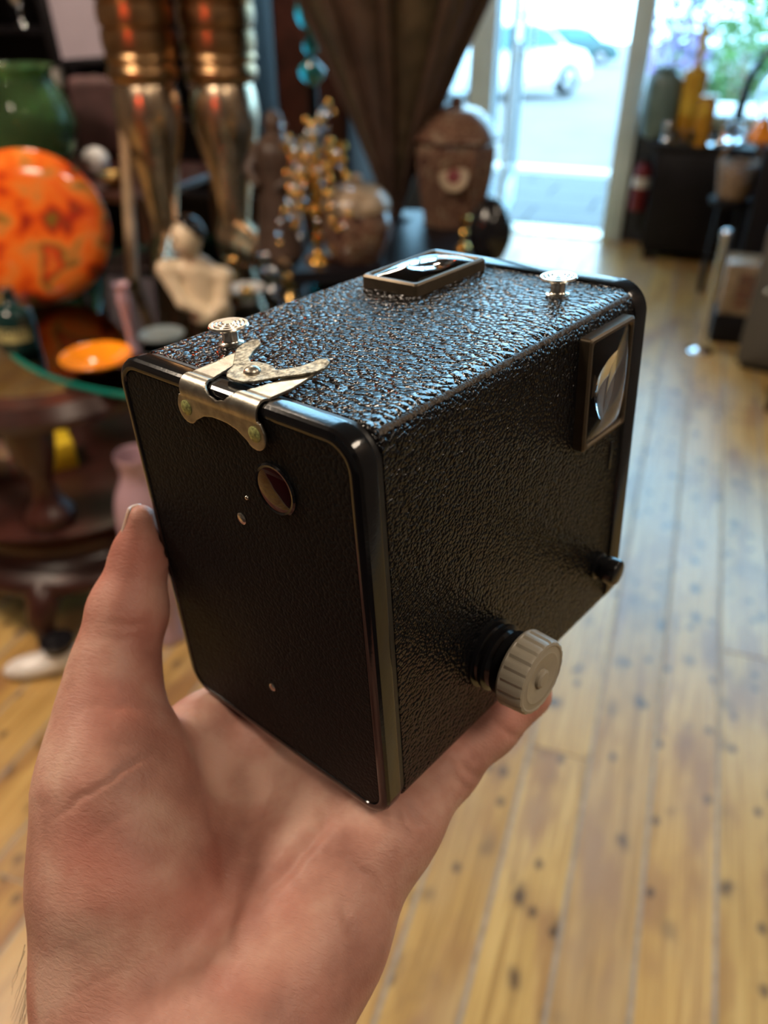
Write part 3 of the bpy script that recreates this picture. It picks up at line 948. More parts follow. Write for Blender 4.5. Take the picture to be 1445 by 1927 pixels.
def make_hand():
    fd=np.array([0.666,0.746,0.0])             # the way the fingers point, along the camera's bottom
    rt=np.array([0.744,-0.665,0.0])
    C=[]                                       # (a, b, ra, rb, k)
    def chain(pts,k):
        for (a,ra),(b,rb) in zip(pts,pts[1:]): C.append((a,b,ra,rb,k))
    # fingers
    pk=[(hl(738,1556,188),10.0),(hl(836,1446,184),8.6),(hl(918,1366,182.3),8.0),(hl(994,1306,180.6),7.2)]
    pm=pk[0][0]
    im=hl(388,1392,192)                        # index knuckle
    def knuckle(t,dz=0): return pm+(im-pm)*t+np.array([0,0,dz])
    rm,mm=knuckle(.36,-2),knuckle(.69,-3)
    rm=rm+fd*5; mm=mm+fd*7
    chain(pk,5)
    for m,Ls,r in ((rm,(44,27,20),9.6),(mm,(48,30,21),10.2),(im,(43,26,20),9.8)):
        a=m;pts=[(m,r+1.2)]
        z=-182.5-(r-8)
        for q,L in enumerate(Ls):
            a=a+fd*L; a=np.array([a[0],a[1],-(177.3+r-0.6*q)+0.9*q]); pts.append((a,r-0.7*(q+1)))
        chain(pts,5)
    # palm bones to the wrist
    w=[hl(275,1990,214),hl(335,1990,216),hl(400,1990,216),hl(462,1985,213)]
    for m,ww,r in ((im,w[0],14),(mm,w[1],13.5),(rm,w[2],13.5),(pm,w[3],12.5)):
        mid=m*.5+ww*.5+np.array([0,0,-3.0])
        C.append((m,mid,r-2,r+1,11)); C.append((mid,ww,r+1,r+5,11))
    # heel of the hand on the little-finger side
    C.append((hl(612,1640,195),hl(500,1900,206),13,16,12))
    # forearm
    fa=[hl(345,1985,214)+np.array([6,-130,-46]),hl(440,1985,214)+np.array([8,-130,-46])]
    C.append((w[0]+np.array([4,-8,-2]),fa[0],21,29,12)); C.append((w[3]+np.array([-4,-8,-2]),fa[1],20,28,12))
    # thumb and its mound
    th=[(hd(267,974,214),3.6),(hd(264,1045,219),7.2),(hd(241,1150,219),10.2),(hd(219,1240,217),10.6),(hd(208,1335,214),11.6),(hd(218,1470,209),18.3),(hd(240,1640,206),22.0),(hd(250,1830,206),22.3),(hd(245,1960,205),21.5)]
    chain(th[:5],4)
    T=[]
    for (a,ra),(b,rb) in zip(th[4:],th[5:]): T.append((a,b,ra,rb,10))
    C+=T
    # web between thumb and index
    C.append((hd(232,1412,214),hl(345,1430,191),8,8,10))
    def fun(P):
        d=None
        for a,b,ra,rb,k in C:
            e=d_cone(P,a,b,ra,rb)
            d=e if d is None else smin(d,e,k)
        # hollow of the palm
        h=d_ell(P,hl(470,1660,150),(26,40,26))
        d=np.maximum(d,-h) if False else -smin(-d,h,14)
        return d
    return fun
def hand_px(V):
    x = V[:, 0]; yd = -V[:, 1] * sp - V[:, 2] * cp; z = V[:, 1] * cp - V[:, 2] * sp
    return np.stack([722.5 + 1517.2 * x / z, 963.5 + 1517.2 * yd / z], 1), np.stack([x, yd, z], 1)
hfun = make_hand()
HV, HQ = surface_nets(hfun, (-112, -88, -304), (78, 264, -95), 0.95)
HV = lap(HV, HQ, 3)
hp, hc = hand_px(HV)
HN = vnorm(HV, HQ)
facing = -(HN * np.stack([HV[:, 0], HV[:, 1], HV[:, 2]], 1)).sum(1) / (np.linalg.norm(HV, axis=1))
# creases of the palm, thumb and little finger, pressed into the skin
creases = [
 ([(92, 1548), (140, 1512), (200, 1470), (262, 1432), (300, 1412)], 0.55, 6),
 ([(150, 1592), (200, 1560), (270, 1510), (310, 1500)], 0.16, 5),
 ([(196, 1166), (240, 1176), (300, 1178)], 0.35, 7), ([(180, 1196), (230, 1206), (300, 1204)], 0.2, 6),
 ([(160, 1322), (215, 1335), (280, 1330)], 0.4, 9),
 ([(352, 1420), (392, 1500), (420, 1590), (432, 1680), (428, 1790), (415, 1870)], 1.0, 16),
 ([(640, 1490), (600, 1560), (560, 1610), (510, 1665), (475, 1720)], 1.5, 17),
 ([(520, 1410), (500, 1500), (480, 1570)], 0.6, 12),
 ([(640, 1600), (690, 1650), (730, 1702)], 0.6, 9), ([(600, 1640), (650, 1720), (680, 1790)], 0.5, 9),
 ([(762, 1500), (778, 1530), (800, 1560)], 0.9, 9), ([(742, 1512), (752, 1545), (770, 1590)], 0.6, 9),
 ([(850, 1415), (872, 1440), (906, 1472)], 0.9, 8), ([(838, 1440), (858, 1462), (884, 1490)], 0.6, 8),
 ([(926, 1352), (950, 1372), (985, 1396)], 0.8, 8),
 ([(90, 1800), (170, 1770), (260, 1730), (330, 1690)], 0.15, 6), ([(120, 1880), (220, 1830), (330, 1790)], 0.15, 6),
]
disp = np.zeros(len(HV))
for pts, dmm, wpx in creases:
    best = np.full(len(HV), 1e9); along = np.zeros(len(HV))
    seg = [math.dist(p, q) for p, q in zip(pts, pts[1:])]
    tot, run = sum(seg), 0.0
    for (ax0, ay0), (bx0, by0), sl_ in zip(pts, pts[1:], seg):
        a = np.array([ax0, ay0], float); ab = np.array([bx0 - ax0, by0 - ay0], float)
        h = np.clip(((hp - a) @ ab) / (ab @ ab), 0, 1)
        wob = 2.5 * np.sin((run + h * sl_) / 17.0) + 1.6 * np.sin((run + h * sl_) / 7.3 + 1)
        dd = hp - a - h[:, None] * ab
        nrm_ = np.array([-ab[1], ab[0]]) / sl_
        dist = np.linalg.norm(dd - wob[:, None] * nrm_, axis=1)
        m_ = dist < best
        best[m_] = dist[m_]; along[m_] = (run + h[m_] * sl_) / tot
        run += sl_
    disp += dmm * np.exp(-(best / wpx) ** 2) * np.sin(np.pi * np.clip(along, 0, 1)) ** 0.7
HV = HV - HN * (disp * (facing > 0.05))[:, None]
# skin gives way where it meets the box
_, hc = hand_px(HV)
bl = (hc - TB) @ RB
ins = (bl[:, 0] > 0) & (bl[:, 0] < W) & (bl[:, 1] > 0) & (bl[:, 1] < D) & (bl[:, 2] > -0.05) & (bl[:, 2] < H)
left = ins & (bl[:, 0] < bl[:, 2])
bot = ins & ~left
bl[left, 0] = -0.05
bl[bot, 2] = -0.05
hc = bl @ RB.T + TB
wv = np.array(CAMPOS)[None, :] + 0.001 * (hc[:, :1] * np.array(C_R) + hc[:, 1:2] * np.array(C_D) + hc[:, 2:] * np.array(C_F))
hme = bpy.data.meshes.new('hand')
hme.vertices.add(len(wv)); hme.vertices.foreach_set('co', wv.astype(np.float32).ravel())
hme.loops.add(HQ.size); hme.loops.foreach_set('vertex_index', HQ.astype(np.int32).ravel())
hme.polygons.add(len(HQ))
hme.polygons.foreach_set('loop_start', np.arange(0, HQ.size, 4, dtype=np.int32))
hme.update(calc_edges=True); hme.validate()
hand = tag(link('hand', hme, 'skin', None, True), 'left hand, palm up, holding the black box camera with the thumb along its side', 'hand')
# thumb nail: a curved plate on the far side of the thumb tip
def lens_pt(px, py, dep):
    return np.array([(px - 722.5) / 1517.2 * dep, (py - 963.5) / 1517.2 * dep, dep])
tipc, ipc = lens_pt(267, 974, 214), lens_pt(264, 1045, 219)
axis = (tipc - ipc) / np.linalg.norm(tipc - ipc)
out = -RB[:, 0] + 0.25 * np.array([0, 0, -1.0]); out -= axis * (out @ axis); out /= np.linalg.norm(out)
side = np.cross(axis, out)
nv, nf = [], []
for j in range(9):
    t = j / 8
    c = tipc + axis * (-10 + 12.2 * t)
    rad = 6.5 - 2.7 * t
    wdt = 62 * (1 - 0.35 * t ** 3)
    for i in range(9):
        a = math.radians((i / 4 - 1) * wdt)
        p = c + (out * math.cos(a) + side * math.sin(a)) * rad
        nv.append(CAMPOS + from_lens(p * mm))
for j in range(8):
    for i in range(8): nf.append((j * 9 + i, j * 9 + i + 1, (j + 1) * 9 + i + 1, (j + 1) * 9 + i))
no = link('fingernail', mesh('fingernail', nv, nf), 'nail', hand, True)
md = no.modifiers.new('thickness', 'SOLIDIFY'); md.thickness = 0.6 * mm
# a few forearm hairs at the left edge
hv, hf = [], []
rh = random.Random(8)
for q in range(11):
    y0 = 1775 + rh.random() * 150
    x0 = 46 + rh.random() * 8
    d0 = 205
    L = 60 + rh.random() * 90
    pts = []
    for s in range(7):
        t = s / 6
        pts.append(CAMPOS + from_lens(lens_pt(x0 - 24 * t ** 1.2 - 16 * t * rh.random() * 0.3, y0 + L * t * (0.8 + 0.2 * t), d0 + 3 * t) * mm))
    tm = tube_me('hair', pts, [0.07 * mm * (1 - 0.7 * s / 6) for s in range(7)], 4)
    b0 = len(hv)
    hv += [v.co.copy() for v in tm.vertices]
    hf += [tuple(b0 + i for i in p.vertices) for p in tm.polygons]
tag(link('arm_hair', mesh('arm_hair', hv, hf), 'hair', hand), kind='stuff')

# dark sleeve over the forearm, behind the view
def lev(x, y, z): return CAMPOS + RZ @ Vector((x * mm, y * mm, z * mm))
fa_ = hl(392, 1985, 214) + np.array([7, -130, -46])
pts_ = [fa_ + np.array([0, 48, 16]), fa_ + np.array([1, 20, 8]), fa_ + np.array([4, -60, -26]), fa_ + np.array([14, -190, -90])]
tube('sleeve', [lev(*q) for q in pts_], [0.049, 0.051, 0.056, 0.064], 'sleeve', hand, 28)

# ------------------------------------------------------------------ things in the shop
def turned(name, p, rows, m, parent=None, n=32, smooth=4, local=True):
    """rows: (half width px, pixel row) from foot to top, measured at the place p; gives the lathe's real radii and heights"""
    k = pxm(p)
    prof = []
    for hw, py in rows: prof.append((hw * k, zat(p, py) - p[2]))
    if smooth > 1: prof = smooth_prof(prof, smooth)
    o = link(name, lathe_me(name, prof, n), m, parent)
    if parent is None: o.location = p
    return o
def lift(p, dz): return Vector((p[0], p[1], p[2] + dz))
ZT, ZD = 0.706, 0.80

# round glass table on a carved stand
gt = empty('glass_table', (-1.15, 2.07, 0), 'round glass-topped table with a teal edge on a dark carved stand', 'table')
lathe('table_top', [(0.0005, 0.694), (0.690, 0.694), (0.690, ZT - 0.001), (0.0005, ZT - 0.001)], 'table_glass', gt, n=96, cap=False)
v, f = [], []
for i in range(96):
    a = 2 * math.pi * i / 96
    for r, z in ((0.690, 0.692), (0.698, 0.695), (0.699, 0.701), (0.696, ZT), (0.690, ZT + 0.0005)):
        v.append((r * math.cos(a), r * math.sin(a), z))
for i in range(96):
    k = (i + 1) % 96
    for j in range(4): f.append((i * 5 + j, k * 5 + j, k * 5 + j + 1, i * 5 + j + 1))
link('glass_edge', mesh('glass_edge', v, f), 'teal_edge', gt, True)
stand = bpy.data.objects.new('carved_stand', None); COL.objects.link(stand); stand.parent = gt
stand.location = (-0.33, -0.53, 0)
lathe('top_ring', [(0.30, 0.63), (0.35, 0.635), (0.36, 0.66), (0.34, 0.692), (0.27, 0.692), (0.26, 0.65), (0.30, 0.63)], 'mahogany', stand, n=48, cap=False)
for a in (-150, -60, 30, 120):
    c, s = math.cos(math.radians(a)) * 0.29, math.sin(math.radians(a)) * 0.29
    lathe('baluster', smooth_prof([(0.055, 0.36), (0.060, 0.39), (0.035, 0.43), (0.028, 0.48), (0.045, 0.54), (0.055, 0.59), (0.060, 0.635)], 4), 'mahogany', stand, (c, s, 0), n=20)
lathe('drum', smooth_prof([(0.24, 0.14), (0.34, 0.16), (0.36, 0.20), (0.30, 0.25), (0.31, 0.31), (0.355, 0.345), (0.345, 0.365), (0.10, 0.37)], 4), 'mahogany', stand, n=48)
for a in (-70, 20, 110, 200):
    c, s = math.cos(math.radians(a)), math.sin(math.radians(a))
    pts = [(0.26, 0.20), (0.34, 0.17), (0.385, 0.12), (0.38, 0.07), (0.395, 0.03), (0.43, 0.022)]
    tube('leg', [(c * r, s * r, z) for r, z in pts], [0.045, 0.045, 0.034, 0.026, 0.024, 0.020], 'mahogany', stand, 12)
# a hidden second stand carries the far side
lathe('pedestal', smooth_prof([(0.22, 0.0), (0.20, 0.05), (0.07, 0.12), (0.05, 0.3), (0.09, 0.5), (0.16, 0.692)], 4), 'mahogany', gt, (0.22, 0.25, 0))

# display table behind it
dt = empty('display_table', (-0.74, 2.68, 0), 'dark wooden display table beyond the camera box, crowded with jars', 'table')
corners = [onz(548, 512, ZD), onz(936, 505, ZD), onz(912, 398, ZD), onz(640, 392, ZD)]
loc_ = [(c.x + 0.74, c.y - 2.68) for c in corners]
link('table_top', loft_me('table_top', [[(x, y, z) for x, y in loc_] for z in (ZD - 0.035, ZD)], 30), 'black_wood', dt)
xs_, ys_ = [c[0] for c in loc_], [c[1] for c in loc_]
for (x0_, y0_), (x1_, y1_) in zip(loc_[1:3], loc_[2:4]):
    tube('apron', [(x0_ * 0.9, y0_ * 0.9, ZD - 0.08), (x1_ * 0.9, y1_ * 0.9, ZD - 0.08)], 0.03, 'black_wood', dt, 8)
for x, y in loc_[1:]:
    tube('leg', [(x * 0.9, y * 0.9, 0.0), (x * 0.9, y * 0.9, ZD - 0.035)], [0.022, 0.032], 'black_wood', dt, 12)
bt = empty('side_table', (-2.40, 3.05, 0), 'dark side table at the far left carrying the green vase', 'table')
box('table_top', (-0.62, -0.36, ZD - 0.035), (0.50, 0.30, ZD), 'mahogany', bt, 0.008)
for q in ((-0.56, -0.30), (0.44, -0.30), (-0.56, 0.24), (0.44, 0.24)):
    tube('leg', [(q[0], q[1], 0.0), (q[0], q[1], ZD - 0.035)], [0.020, 0.030], 'mahogany', bt, 12)

# orange art-glass charger on an easel
p = onz(96, 574, ZT)
k = pxm(p)
R_ = 134 * k
ch = empty('glass_charger', p, 'large round mottled orange glass charger standing upright on a table easel', 'plate', rz=YAW + math.radians(24))
zc = zat(p, 434) - ZT
pl = lathe('plate', smooth_prof([(0.0005, 0.010), (R_ * 0.55, 0.006), (R_ * 0.85, -0.006), (R_ * 0.97, -0.026), (R_, -0.034), (R_ * 0.985, -0.040), (R_ * 0.94, -0.032), (R_ * 0.8, -0.014), (R_ * 0.5, -0.004), (0.0005, 0.0)], 3), 'orange_glass', ch, (0, 0, zc), 64, False, (math.radians(90 - 8), 0, 0))
for s in (-1, 1):
    tube('easel_leg', [(s * 0.10, -0.055, 0.006), (s * 0.10, 0.03, 0.012), (s * 0.05, 0.075, zc * 0.9)], 0.007, 'black_wood', ch, 8)
tube('easel_strut', [(0, 0.16, 0.008), (0, 0.08, zc * 0.9)], 0.007, 'black_wood', ch, 8)

# green glass vase
p = onz(72, 345, ZD)
turned('green_vase', p, [(42, 345), (50, 335), (76, 290), (88, 240), (84, 200), (70, 165), (62, 145), (66, 130), (70, 124), (64, 126), (58, 150), (72, 200), (78, 240), (66, 290), (30, 325), (1, 330)], 'green_glass')
tag(bpy.data.objects['green_vase'], 'bulging green glass vase with a flared rim behind the orange charger', 'vase')

# small dark bottle with a label, and the orange dish
p = onz(40, 652, ZT)
k = pxm(p)
bo = empty('bottle', p, 'small dark bottle with a yellowed label below the orange charger', 'bottle', rz=YAW)
lathe('glass', smooth_prof([(34 * k, 0), (36 * k, 0.004), (36 * k, 0.085), (28 * k, 0.105), (12 * k, 0.118), (11 * k, 0.145), (13 * k, 0.150), (1 * k, 0.151)], 3), 'dark_bottle', bo)
v = []
for i in range(13):
    a = math.radians(-150 + 120 * i / 12)
    for z in (0.028, 0.064): v.append((36.6 * k * math.cos(a), 36.6 * k * math.sin(a), z))
link('label', mesh('label', v, [(2 * i, 2 * i + 2, 2 * i + 3, 2 * i + 1) for i in range(12)]), 'label', bo, True)
p = onz(186, 694, ZT)
k = pxm(p)
od = lathe('orange_dish', smooth_prof([(0.03, 0), (0.035, 0.004), (60 * k, 0.026), (66 * k, 0.034), (64 * k, 0.037), (56 * k, 0.030), (0.03, 0.010), (0.0005, 0.008)], 3), 'orange_dish', None, p, 48)
tag(od, 'shallow yellow-orange glass dish at the near edge of the glass table', 'dish')

# tall knight figure in plate armour (legs in view)
pl_, pr_ = onz(318, 470, ZT), onz(447, 452, ZT)
kn = empty('armour_figure', (pl_ + pr_) / 2, 'tall brown-brass suit of armour standing on the glass table, seen from the thighs down', 'suit of armour', rz=0)
mid = (pl_ + pr_) / 2
def armour_leg(p, sc_, toe):
    q = p - mid
    k = pxm(p)
    def prof(rows): return smooth_prof([(hw * k, zat(p, py) - ZT) for hw, py in rows], 4)
    g = lathe('greave', prof([(25 * sc_, 445), (27 * sc_, 400), (38 * sc_, 330), (52 * sc_, 260), (57 * sc_, 215), (54 * sc_, 175), (48 * sc_, 150)]), 'steel', kn, q, 28)
    kneerows = [(50 * sc_, 156), (58 * sc_, 148), (60 * sc_, 130), (55 * sc_, 118), (61 * sc_, 108), (57 * sc_, 96)]
    lathe('knee_cop', prof(kneerows), 'armour_brass', kn, q, 28)
    zk = zat(p, 98) - ZT
    rows = [(54 * sc_ * k, zk)]
    z = zk
    for j in range(7):
        rows += [((59 + j * 1.5) * sc_ * k, z + 0.004), ((61 + j * 1.5) * sc_ * k, z + 0.03), ((59.5 + j * 1.5) * sc_ * k, z + 0.062), ((55.5 + j * 1.5) * sc_ * k, z + 0.066)]
        z += 0.068
    lathe('thigh_plate', rows, 'armour_brass', kn, q, 28)
    # pointed, laminated shoe
    t = Vector(toe) - p
    L = t.length
    dirv = t.normalized()
    sidev = Vector((-dirv.y, dirv.x, 0))
    rings = []
    for i in range(15):
        s = i / 14
        w = (0.052 * (1 - s) ** 0.55 + 0.006) * (1.15 if i % 3 else 1.0) * sc_
        h = (0.085 * (1 - s) ** 0.9 + 0.010) * (1.06 if i % 3 else 1.0) * sc_
        c = q + dirv * (-0.05 + (L + 0.05) * s)
        rings.append([c + sidev * (w * math.cos(a)) + Vector((0, 0, max(0.0, h * math.sin(a)))) for a in [2 * math.pi * j / 16 for j in range(16)]])
    link('sabaton', loft_me('sabaton', rings, 45), 'steel', kn)
armour_leg(pl_, 0.98, onz(300, 525, ZT))
armour_leg(pr_, 1.02, onz(548, 500, ZT))
zt = zat(pr_, 98) - ZT + 0.47
lathe('hip_skirt', smooth_prof([(0.27, zt - 0.05), (0.25, zt + 0.06), (0.19, zt + 0.20), (0.20, zt + 0.34), (0.02, zt + 0.36)], 4), 'armour_brass', kn, (0, 0, 0), 32)
# leaning staff
a = onz(250, 528, ZT)
b = CAMPOS + ray(222, 20) * (depth_of(a) * 1.03)
st = tube('staff', [a, a + (b - a) * 0.5, b, a + (b - a) * 1.6], [0.019, 0.018, 0.018, 0.016], 'oak', None, 12)
tag(st, 'pale tan staff leaning upright just left of the armour legs', 'staff')

# ceramic pierrot figure
p = onz(392, 604, ZT)
k = pxm(p) * 1000
pr = empty('pierrot_figurine', p, 'cream ceramic pierrot figurine with a black skullcap leaning on its arms', 'figurine', rz=YAW)
def zz(py): return (zat(p, py) - ZT) * 1000
def L3(px, py, y=0): return np.array([(px - 388) * k, y, zz(py)], float)
def pfun(P):
    d = d_ell(P, L3(368, 448, -6), (27 * k, 30 * k, 33 * k))
    d = smin(d, d_cone(P, L3(372, 480), L3(378, 505), 13 * k, 14 * k), 6 * k)
    d = smin(d, d_cone(P, L3(378, 512, 10), L3(392, 590, 18), 30 * k, 40 * k), 10 * k)
    d = smin(d, d_cone(P, L3(372, 510, 6), L3(326, 505, -4), 18 * k, 17 * k), 10 * k)
    d = smin(d, d_cone(P, L3(322, 506, -6), L3(352, 560, -34), 16 * k, 13 * k), 7 * k)
    d = smin(d, d_cone(P, L3(352, 560, -36), L3(404, 584, -46), 12 * k, 10 * k), 7 * k)
    d = smin(d, d_cone(P, L3(384, 512, 6), L3(426, 520, 0), 18 * k, 17 * k), 10 * k)
    d = smin(d, d_cone(P, L3(428, 522, -4), L3(422, 568, -34), 15 * k, 12 * k), 7 * k)
    d = smin(d, d_cone(P, L3(422, 568, -36), L3(392, 590, -48), 12 * k, 9 * k), 7 * k)
    d = smin(d, d_ell(P, L3(346, 452, -22), (5 * k, 5 * k, 5 * k)), 5 * k)
    return np.maximum(d, -P[:, 2] + 0.5)
PV, PQ = surface_nets(pfun, (-140, -110, -8), (110, 110, 330), 3.0)
PV = lap(PV, PQ, 1)
def to_local(P): return [tuple(q * 0.001) for q in P]
link('figure', mesh('figure', to_local(PV), PQ), 'cream', pr, True)
def capf(P):
    d = np.maximum(d_ell(P, L3(372, 441, 0), (30 * k, 33 * k, 34 * k)), -((P - L3(376, 433, -8)) @ np.array([0.55, 0.35, 0.75])))
    return d
CV, CQ = surface_nets(capf, (-90, -80, 150), (90, 90, 345), 3.0)
link('skullcap', mesh('skullcap', to_local(CV), CQ), 'black_gloss', pr, True)
for px_, py_ in ((352, 443), (374, 446)):
    ball('eye', 0.0055, 'black_gloss', pr, tuple(L3(px_, py_, -29 * k) * 0.001), 10)
ball('mouth', (0.009, 0.004, 0.003), 'red_paint', pr, tuple(L3(360, 466, -27 * k) * 0.001), 10)

# dishes and silver around it
p = onz(466, 568, ZT); k = pxm(p)
ro = empty('rosette_dish', p, 'pale round dish with a ribbed rim between the pierrot and the camera box', 'dish')
prof = smooth_prof([(0.02, 0), (0.022, 0.01), (32 * k, 0.035), (36 * k, 0.042), (30 * k, 0.040), (0.0005, 0.018)], 3)
lathe('bowl', prof, 'white', ro)
ball('knop', 12 * k, 'gold', ro, (0, 0, 0.03), 14)
for i, (px_, py_, hw, top, m, lb) in enumerate(((438, 520, 14, 488, 'brass', 'small brass cup left of the pale ribbed dish'), (512, 545, 13, 508, 'chrome', 'little silver cup right of the pale ribbed dish'), (548, 560, 16, 520, 'brass', 'squat brass cup nearest to the camera box'), (500, 512, 11, 480, 'chrome', 'narrow silver egg cup behind the pale ribbed dish'))):
    p = onz(px_, py_, ZT)
    o = turned('small_cup', p, [(hw * 0.8, py_), (hw * 0.3, py_ - (py_ - top) * 0.35), (hw * 0.9, py_ - (py_ - top) * 0.6), (hw, top), (hw * 0.85, top + 2), (hw * 0.5, top + (py_ - top) * 0.4), (0.5, top + (py_ - top) * 0.45)], m, n=20)
    tag(o, lb, 'cup', 'little metal cups on the glass table')
p = onz(306, 640, ZT); k = pxm(p)
o = lathe('plate', smooth_prof([(0.03, 0), (34 * k, 0.008), (42 * k, 0.016), (40 * k, 0.019), (30 * k, 0.011), (0.0005, 0.007)], 3), 'grey_blue', None, p, 40)
tag(o, 'grey-blue plate just behind the near corner of the camera box', 'plate')
p = onz(252, 668, ZT)
o = turned('pink_vase', p, [(12, 668), (14, 660), (7, 640), (9, 600), (13, 565), (11, 545), (15, 535), (12, 537), (1, 560)], 'pink_glass', n=24)
tag(o, 'slim pale pink glass vase at the left corner of the camera box', 'vase')

# draped gilt-brown statuette
p = onz(532, 480, ZT)
sr = empty('statuette', p, 'dark brown draped statuette standing between the armour and the jars', 'statuette')
turned('robe', p, [(48, 480), (50, 470), (44, 430), (36, 370), (34, 330), (38, 300), (34, 270), (16, 252), (12, 245)], 'brown_cloth', sr, 20)
k = pxm(p)
ball('head', (0.030, 0.030, 0.040), 'brown_cloth', sr, (0, 0, zat(p, 232) - ZT), 16)
for s in (-1, 1):
    tube('arm', [(s * 0.05, 0, zat(p, 275) - ZT), (s * 0.085, -0.03, zat(p, 320) - ZT), (s * 0.03, -0.075, zat(p, 345) - ZT)], [0.026, 0.022, 0.014], 'brown_cloth', sr, 12)

# brass candelabrum hung with glass drops
p = onz(600, 492, ZD)
ca = empty('candelabrum', p, 'brass candelabrum hung with glittering glass drops left of the dark cone', 'candelabrum', rz=YAW)
k = pxm(p)
turned('stem', p, [(26, 492), (24, 486), (8, 470), (10, 450), (5, 430), (10, 400), (5, 380), (9, 340), (4, 320), (8, 300), (4, 260), (9, 240), (12, 232), (2, 228)], 'gold', ca, 20)
zt0 = zat(p, 300) - ZD
drop = lathe_me('drop', [(0.0005, 0), (0.007, 0.010), (0.009, 0.018), (0.005, 0.027), (0.0005, 0.030)], 8, False)
rd_ = random.Random(5)
for i in range(6):
    a = 2 * math.pi * i / 6
    c, s = math.cos(a), math.sin(a)
    ar = tube('arm', [(0, 0, zt0 - 0.05), (0.04 * c, 0.04 * s, zt0 - 0.02), (0.075 * c, 0.075 * s, zt0 + 0.02)], 0.005, 'gold', ca, 8)
    lathe('candle_cup', [(0.004, 0), (0.016, 0.008), (0.014, 0.024), (0.002, 0.024)], 'gold', ar, (0.075 * c, 0.075 * s, zt0 + 0.02), 14)
    for j in range(5):
        o = link('drop', drop, 'clear_glass' if (i + j) % 3 else 'gold', ca)
        o.location = (0.075 * c + rd_.uniform(-0.012, 0.012), 0.075 * s + rd_.uniform(-0.012, 0.012), zt0 - 0.02 - 0.036 * j)

bead = ball_me('bead', 0.0085, (0, 0, 0), 10)
beads = {}
for mm_ in ('clear_glass', 'gold', 'chrome'):
    beads[mm_] = bead.copy(); beads[mm_].materials.append(M[mm_])
for s_ in range(5):
    for i in range(11):
        t = i / 10
        o = link('bead', beads[('clear_glass', 'gold', 'chrome')[(i + s_) % 3]], None, ca)
        o.location = (-0.07 + 0.035 * s_ + 0.03 * math.sin(5 * t + s_), -0.085 - 0.02 * math.sin(3 * t + s_), zt0 + 0.10 - 0.030 * i + 0.012 * s_)
# big dark cone standing on its tip
p = onz(742, 412, ZD)
cn = empty('ribbed_cone', p, 'tall dark brown tapering cone with long flat ribs, standing on its point', 'cone stand', rz=YAW + 0.2)
k = pxm(p)
rows = [(10, 408), (34, 330), (75, 215), (116, 100), (152, 0)]
prof = [(hw * k, zat(p, py) - ZD) for hw, py in rows]
r1, z1 = prof[-1]; r0, z0 = prof[-2]
prof.append((r1 + (r1 - r0) * 1.1, z1 + (z1 - z0) * 1.1))
NP = 10
pm_ = []
for i in range(NP):
    a0, a1 = 2 * math.pi * (i + 0.12) / NP, 2 * math.pi * (i + 0.88) / NP
    v, f = [], []
    for r, z in prof:
        for a, rr in ((a0, r), ((a0 + a1) / 2, r * 0.965), (a1, r)): v.append((rr * math.cos(a), rr * math.sin(a), z))
    for j in range(len(prof) - 1):
        for q in (0, 1): f.append((j * 3 + q, j * 3 + q + 1, j * 3 + q + 4, j * 3 + q + 3))
    o = link('panel', mesh('panel', v, f), 'olive_cloth' if i % 2 else 'brown_cloth', cn, True)
    md = o.modifiers.new('thickness', 'SOLIDIFY'); md.thickness = 0.006
    a = 2 * math.pi * i / NP
    tube('rib', [(r * 1.0 * math.cos(a), r * 1.0 * math.sin(a), z) for r, z in prof], [0.006, 0.009, 0.013, 0.017, 0.020, 0.022], 'brown_cloth', cn, 8)
lathe('foot', smooth_prof([(0.055, 0.0), (0.055, 0.008), (0.022, 0.016), (0.016, 0.03)], 3), 'black_wood', cn)
lathe('cap', [(0.001, prof[-1][1] - 0.01), (prof[-1][0] * 0.97, prof[-1][1] - 0.01), (prof[-1][0] * 0.97, prof[-1][1] + 0.01), (0.001, prof[-1][1] + 0.02)], 'brown_cloth', cn)

# patterned porcelain jars
p = onz(672, 488, ZD)
j1 = empty('lidded_jar', p, 'squat brown-red patterned jar with a pale tan lid left of the cone tip', 'jar', 'patterned porcelain jars')
turned('body', p, [(44, 488), (50, 480), (63, 450), (66, 420), (60, 396), (58, 392)], 'porcelain', j1, 40)
turned('lid', p, [(60, 393), (63, 388), (60, 372), (44, 354), (22, 346), (10, 342), (12, 334), (7, 328), (1, 326)], 'porcelain_pale', j1, 40)
p = onz(850, 418, ZD)
j2 = empty('lidded_jar', p, 'tall eight-sided brown porcelain jar with a red medallion right of the cone', 'jar', 'patterned porcelain jars', rz=YAW + math.pi / 8)
turned('body', p, [(56, 418), (58, 410), (60, 395), (70, 340), (76, 290), (74, 268), (70, 262)], 'porcelain', j2, 8)
turned('lid', p, [(72, 264), (84, 258), (82, 250), (62, 222), (40, 205), (20, 198), (12, 192), (14, 184), (4, 178)], 'porcelain', j2, 8)
k = pxm(p)
md_ = lathe('medallion', [(26 * k, 0), (24 * k, 0.006), (0.001, 0.008)], 'porcelain_pale', j2, (0, 0, 0), 28)
vdir = Vector((-p.x, -p.y, 0)).normalized()
loc = Matrix.Rotation(-(YAW + math.pi / 8), 3, 'Z') @ (vdir * (70 * k))
md_.location = (loc.x, loc.y, zat(p, 318) - ZD)
md_.rotation_euler = Vector((loc.x, loc.y, 0.05)).to_track_quat('Z', 'Y').to_euler()
lathe('flower', [(13 * k, 0.006), (10 * k, 0.012), (0.001, 0.014)], 'red_paint', md_, n=12)

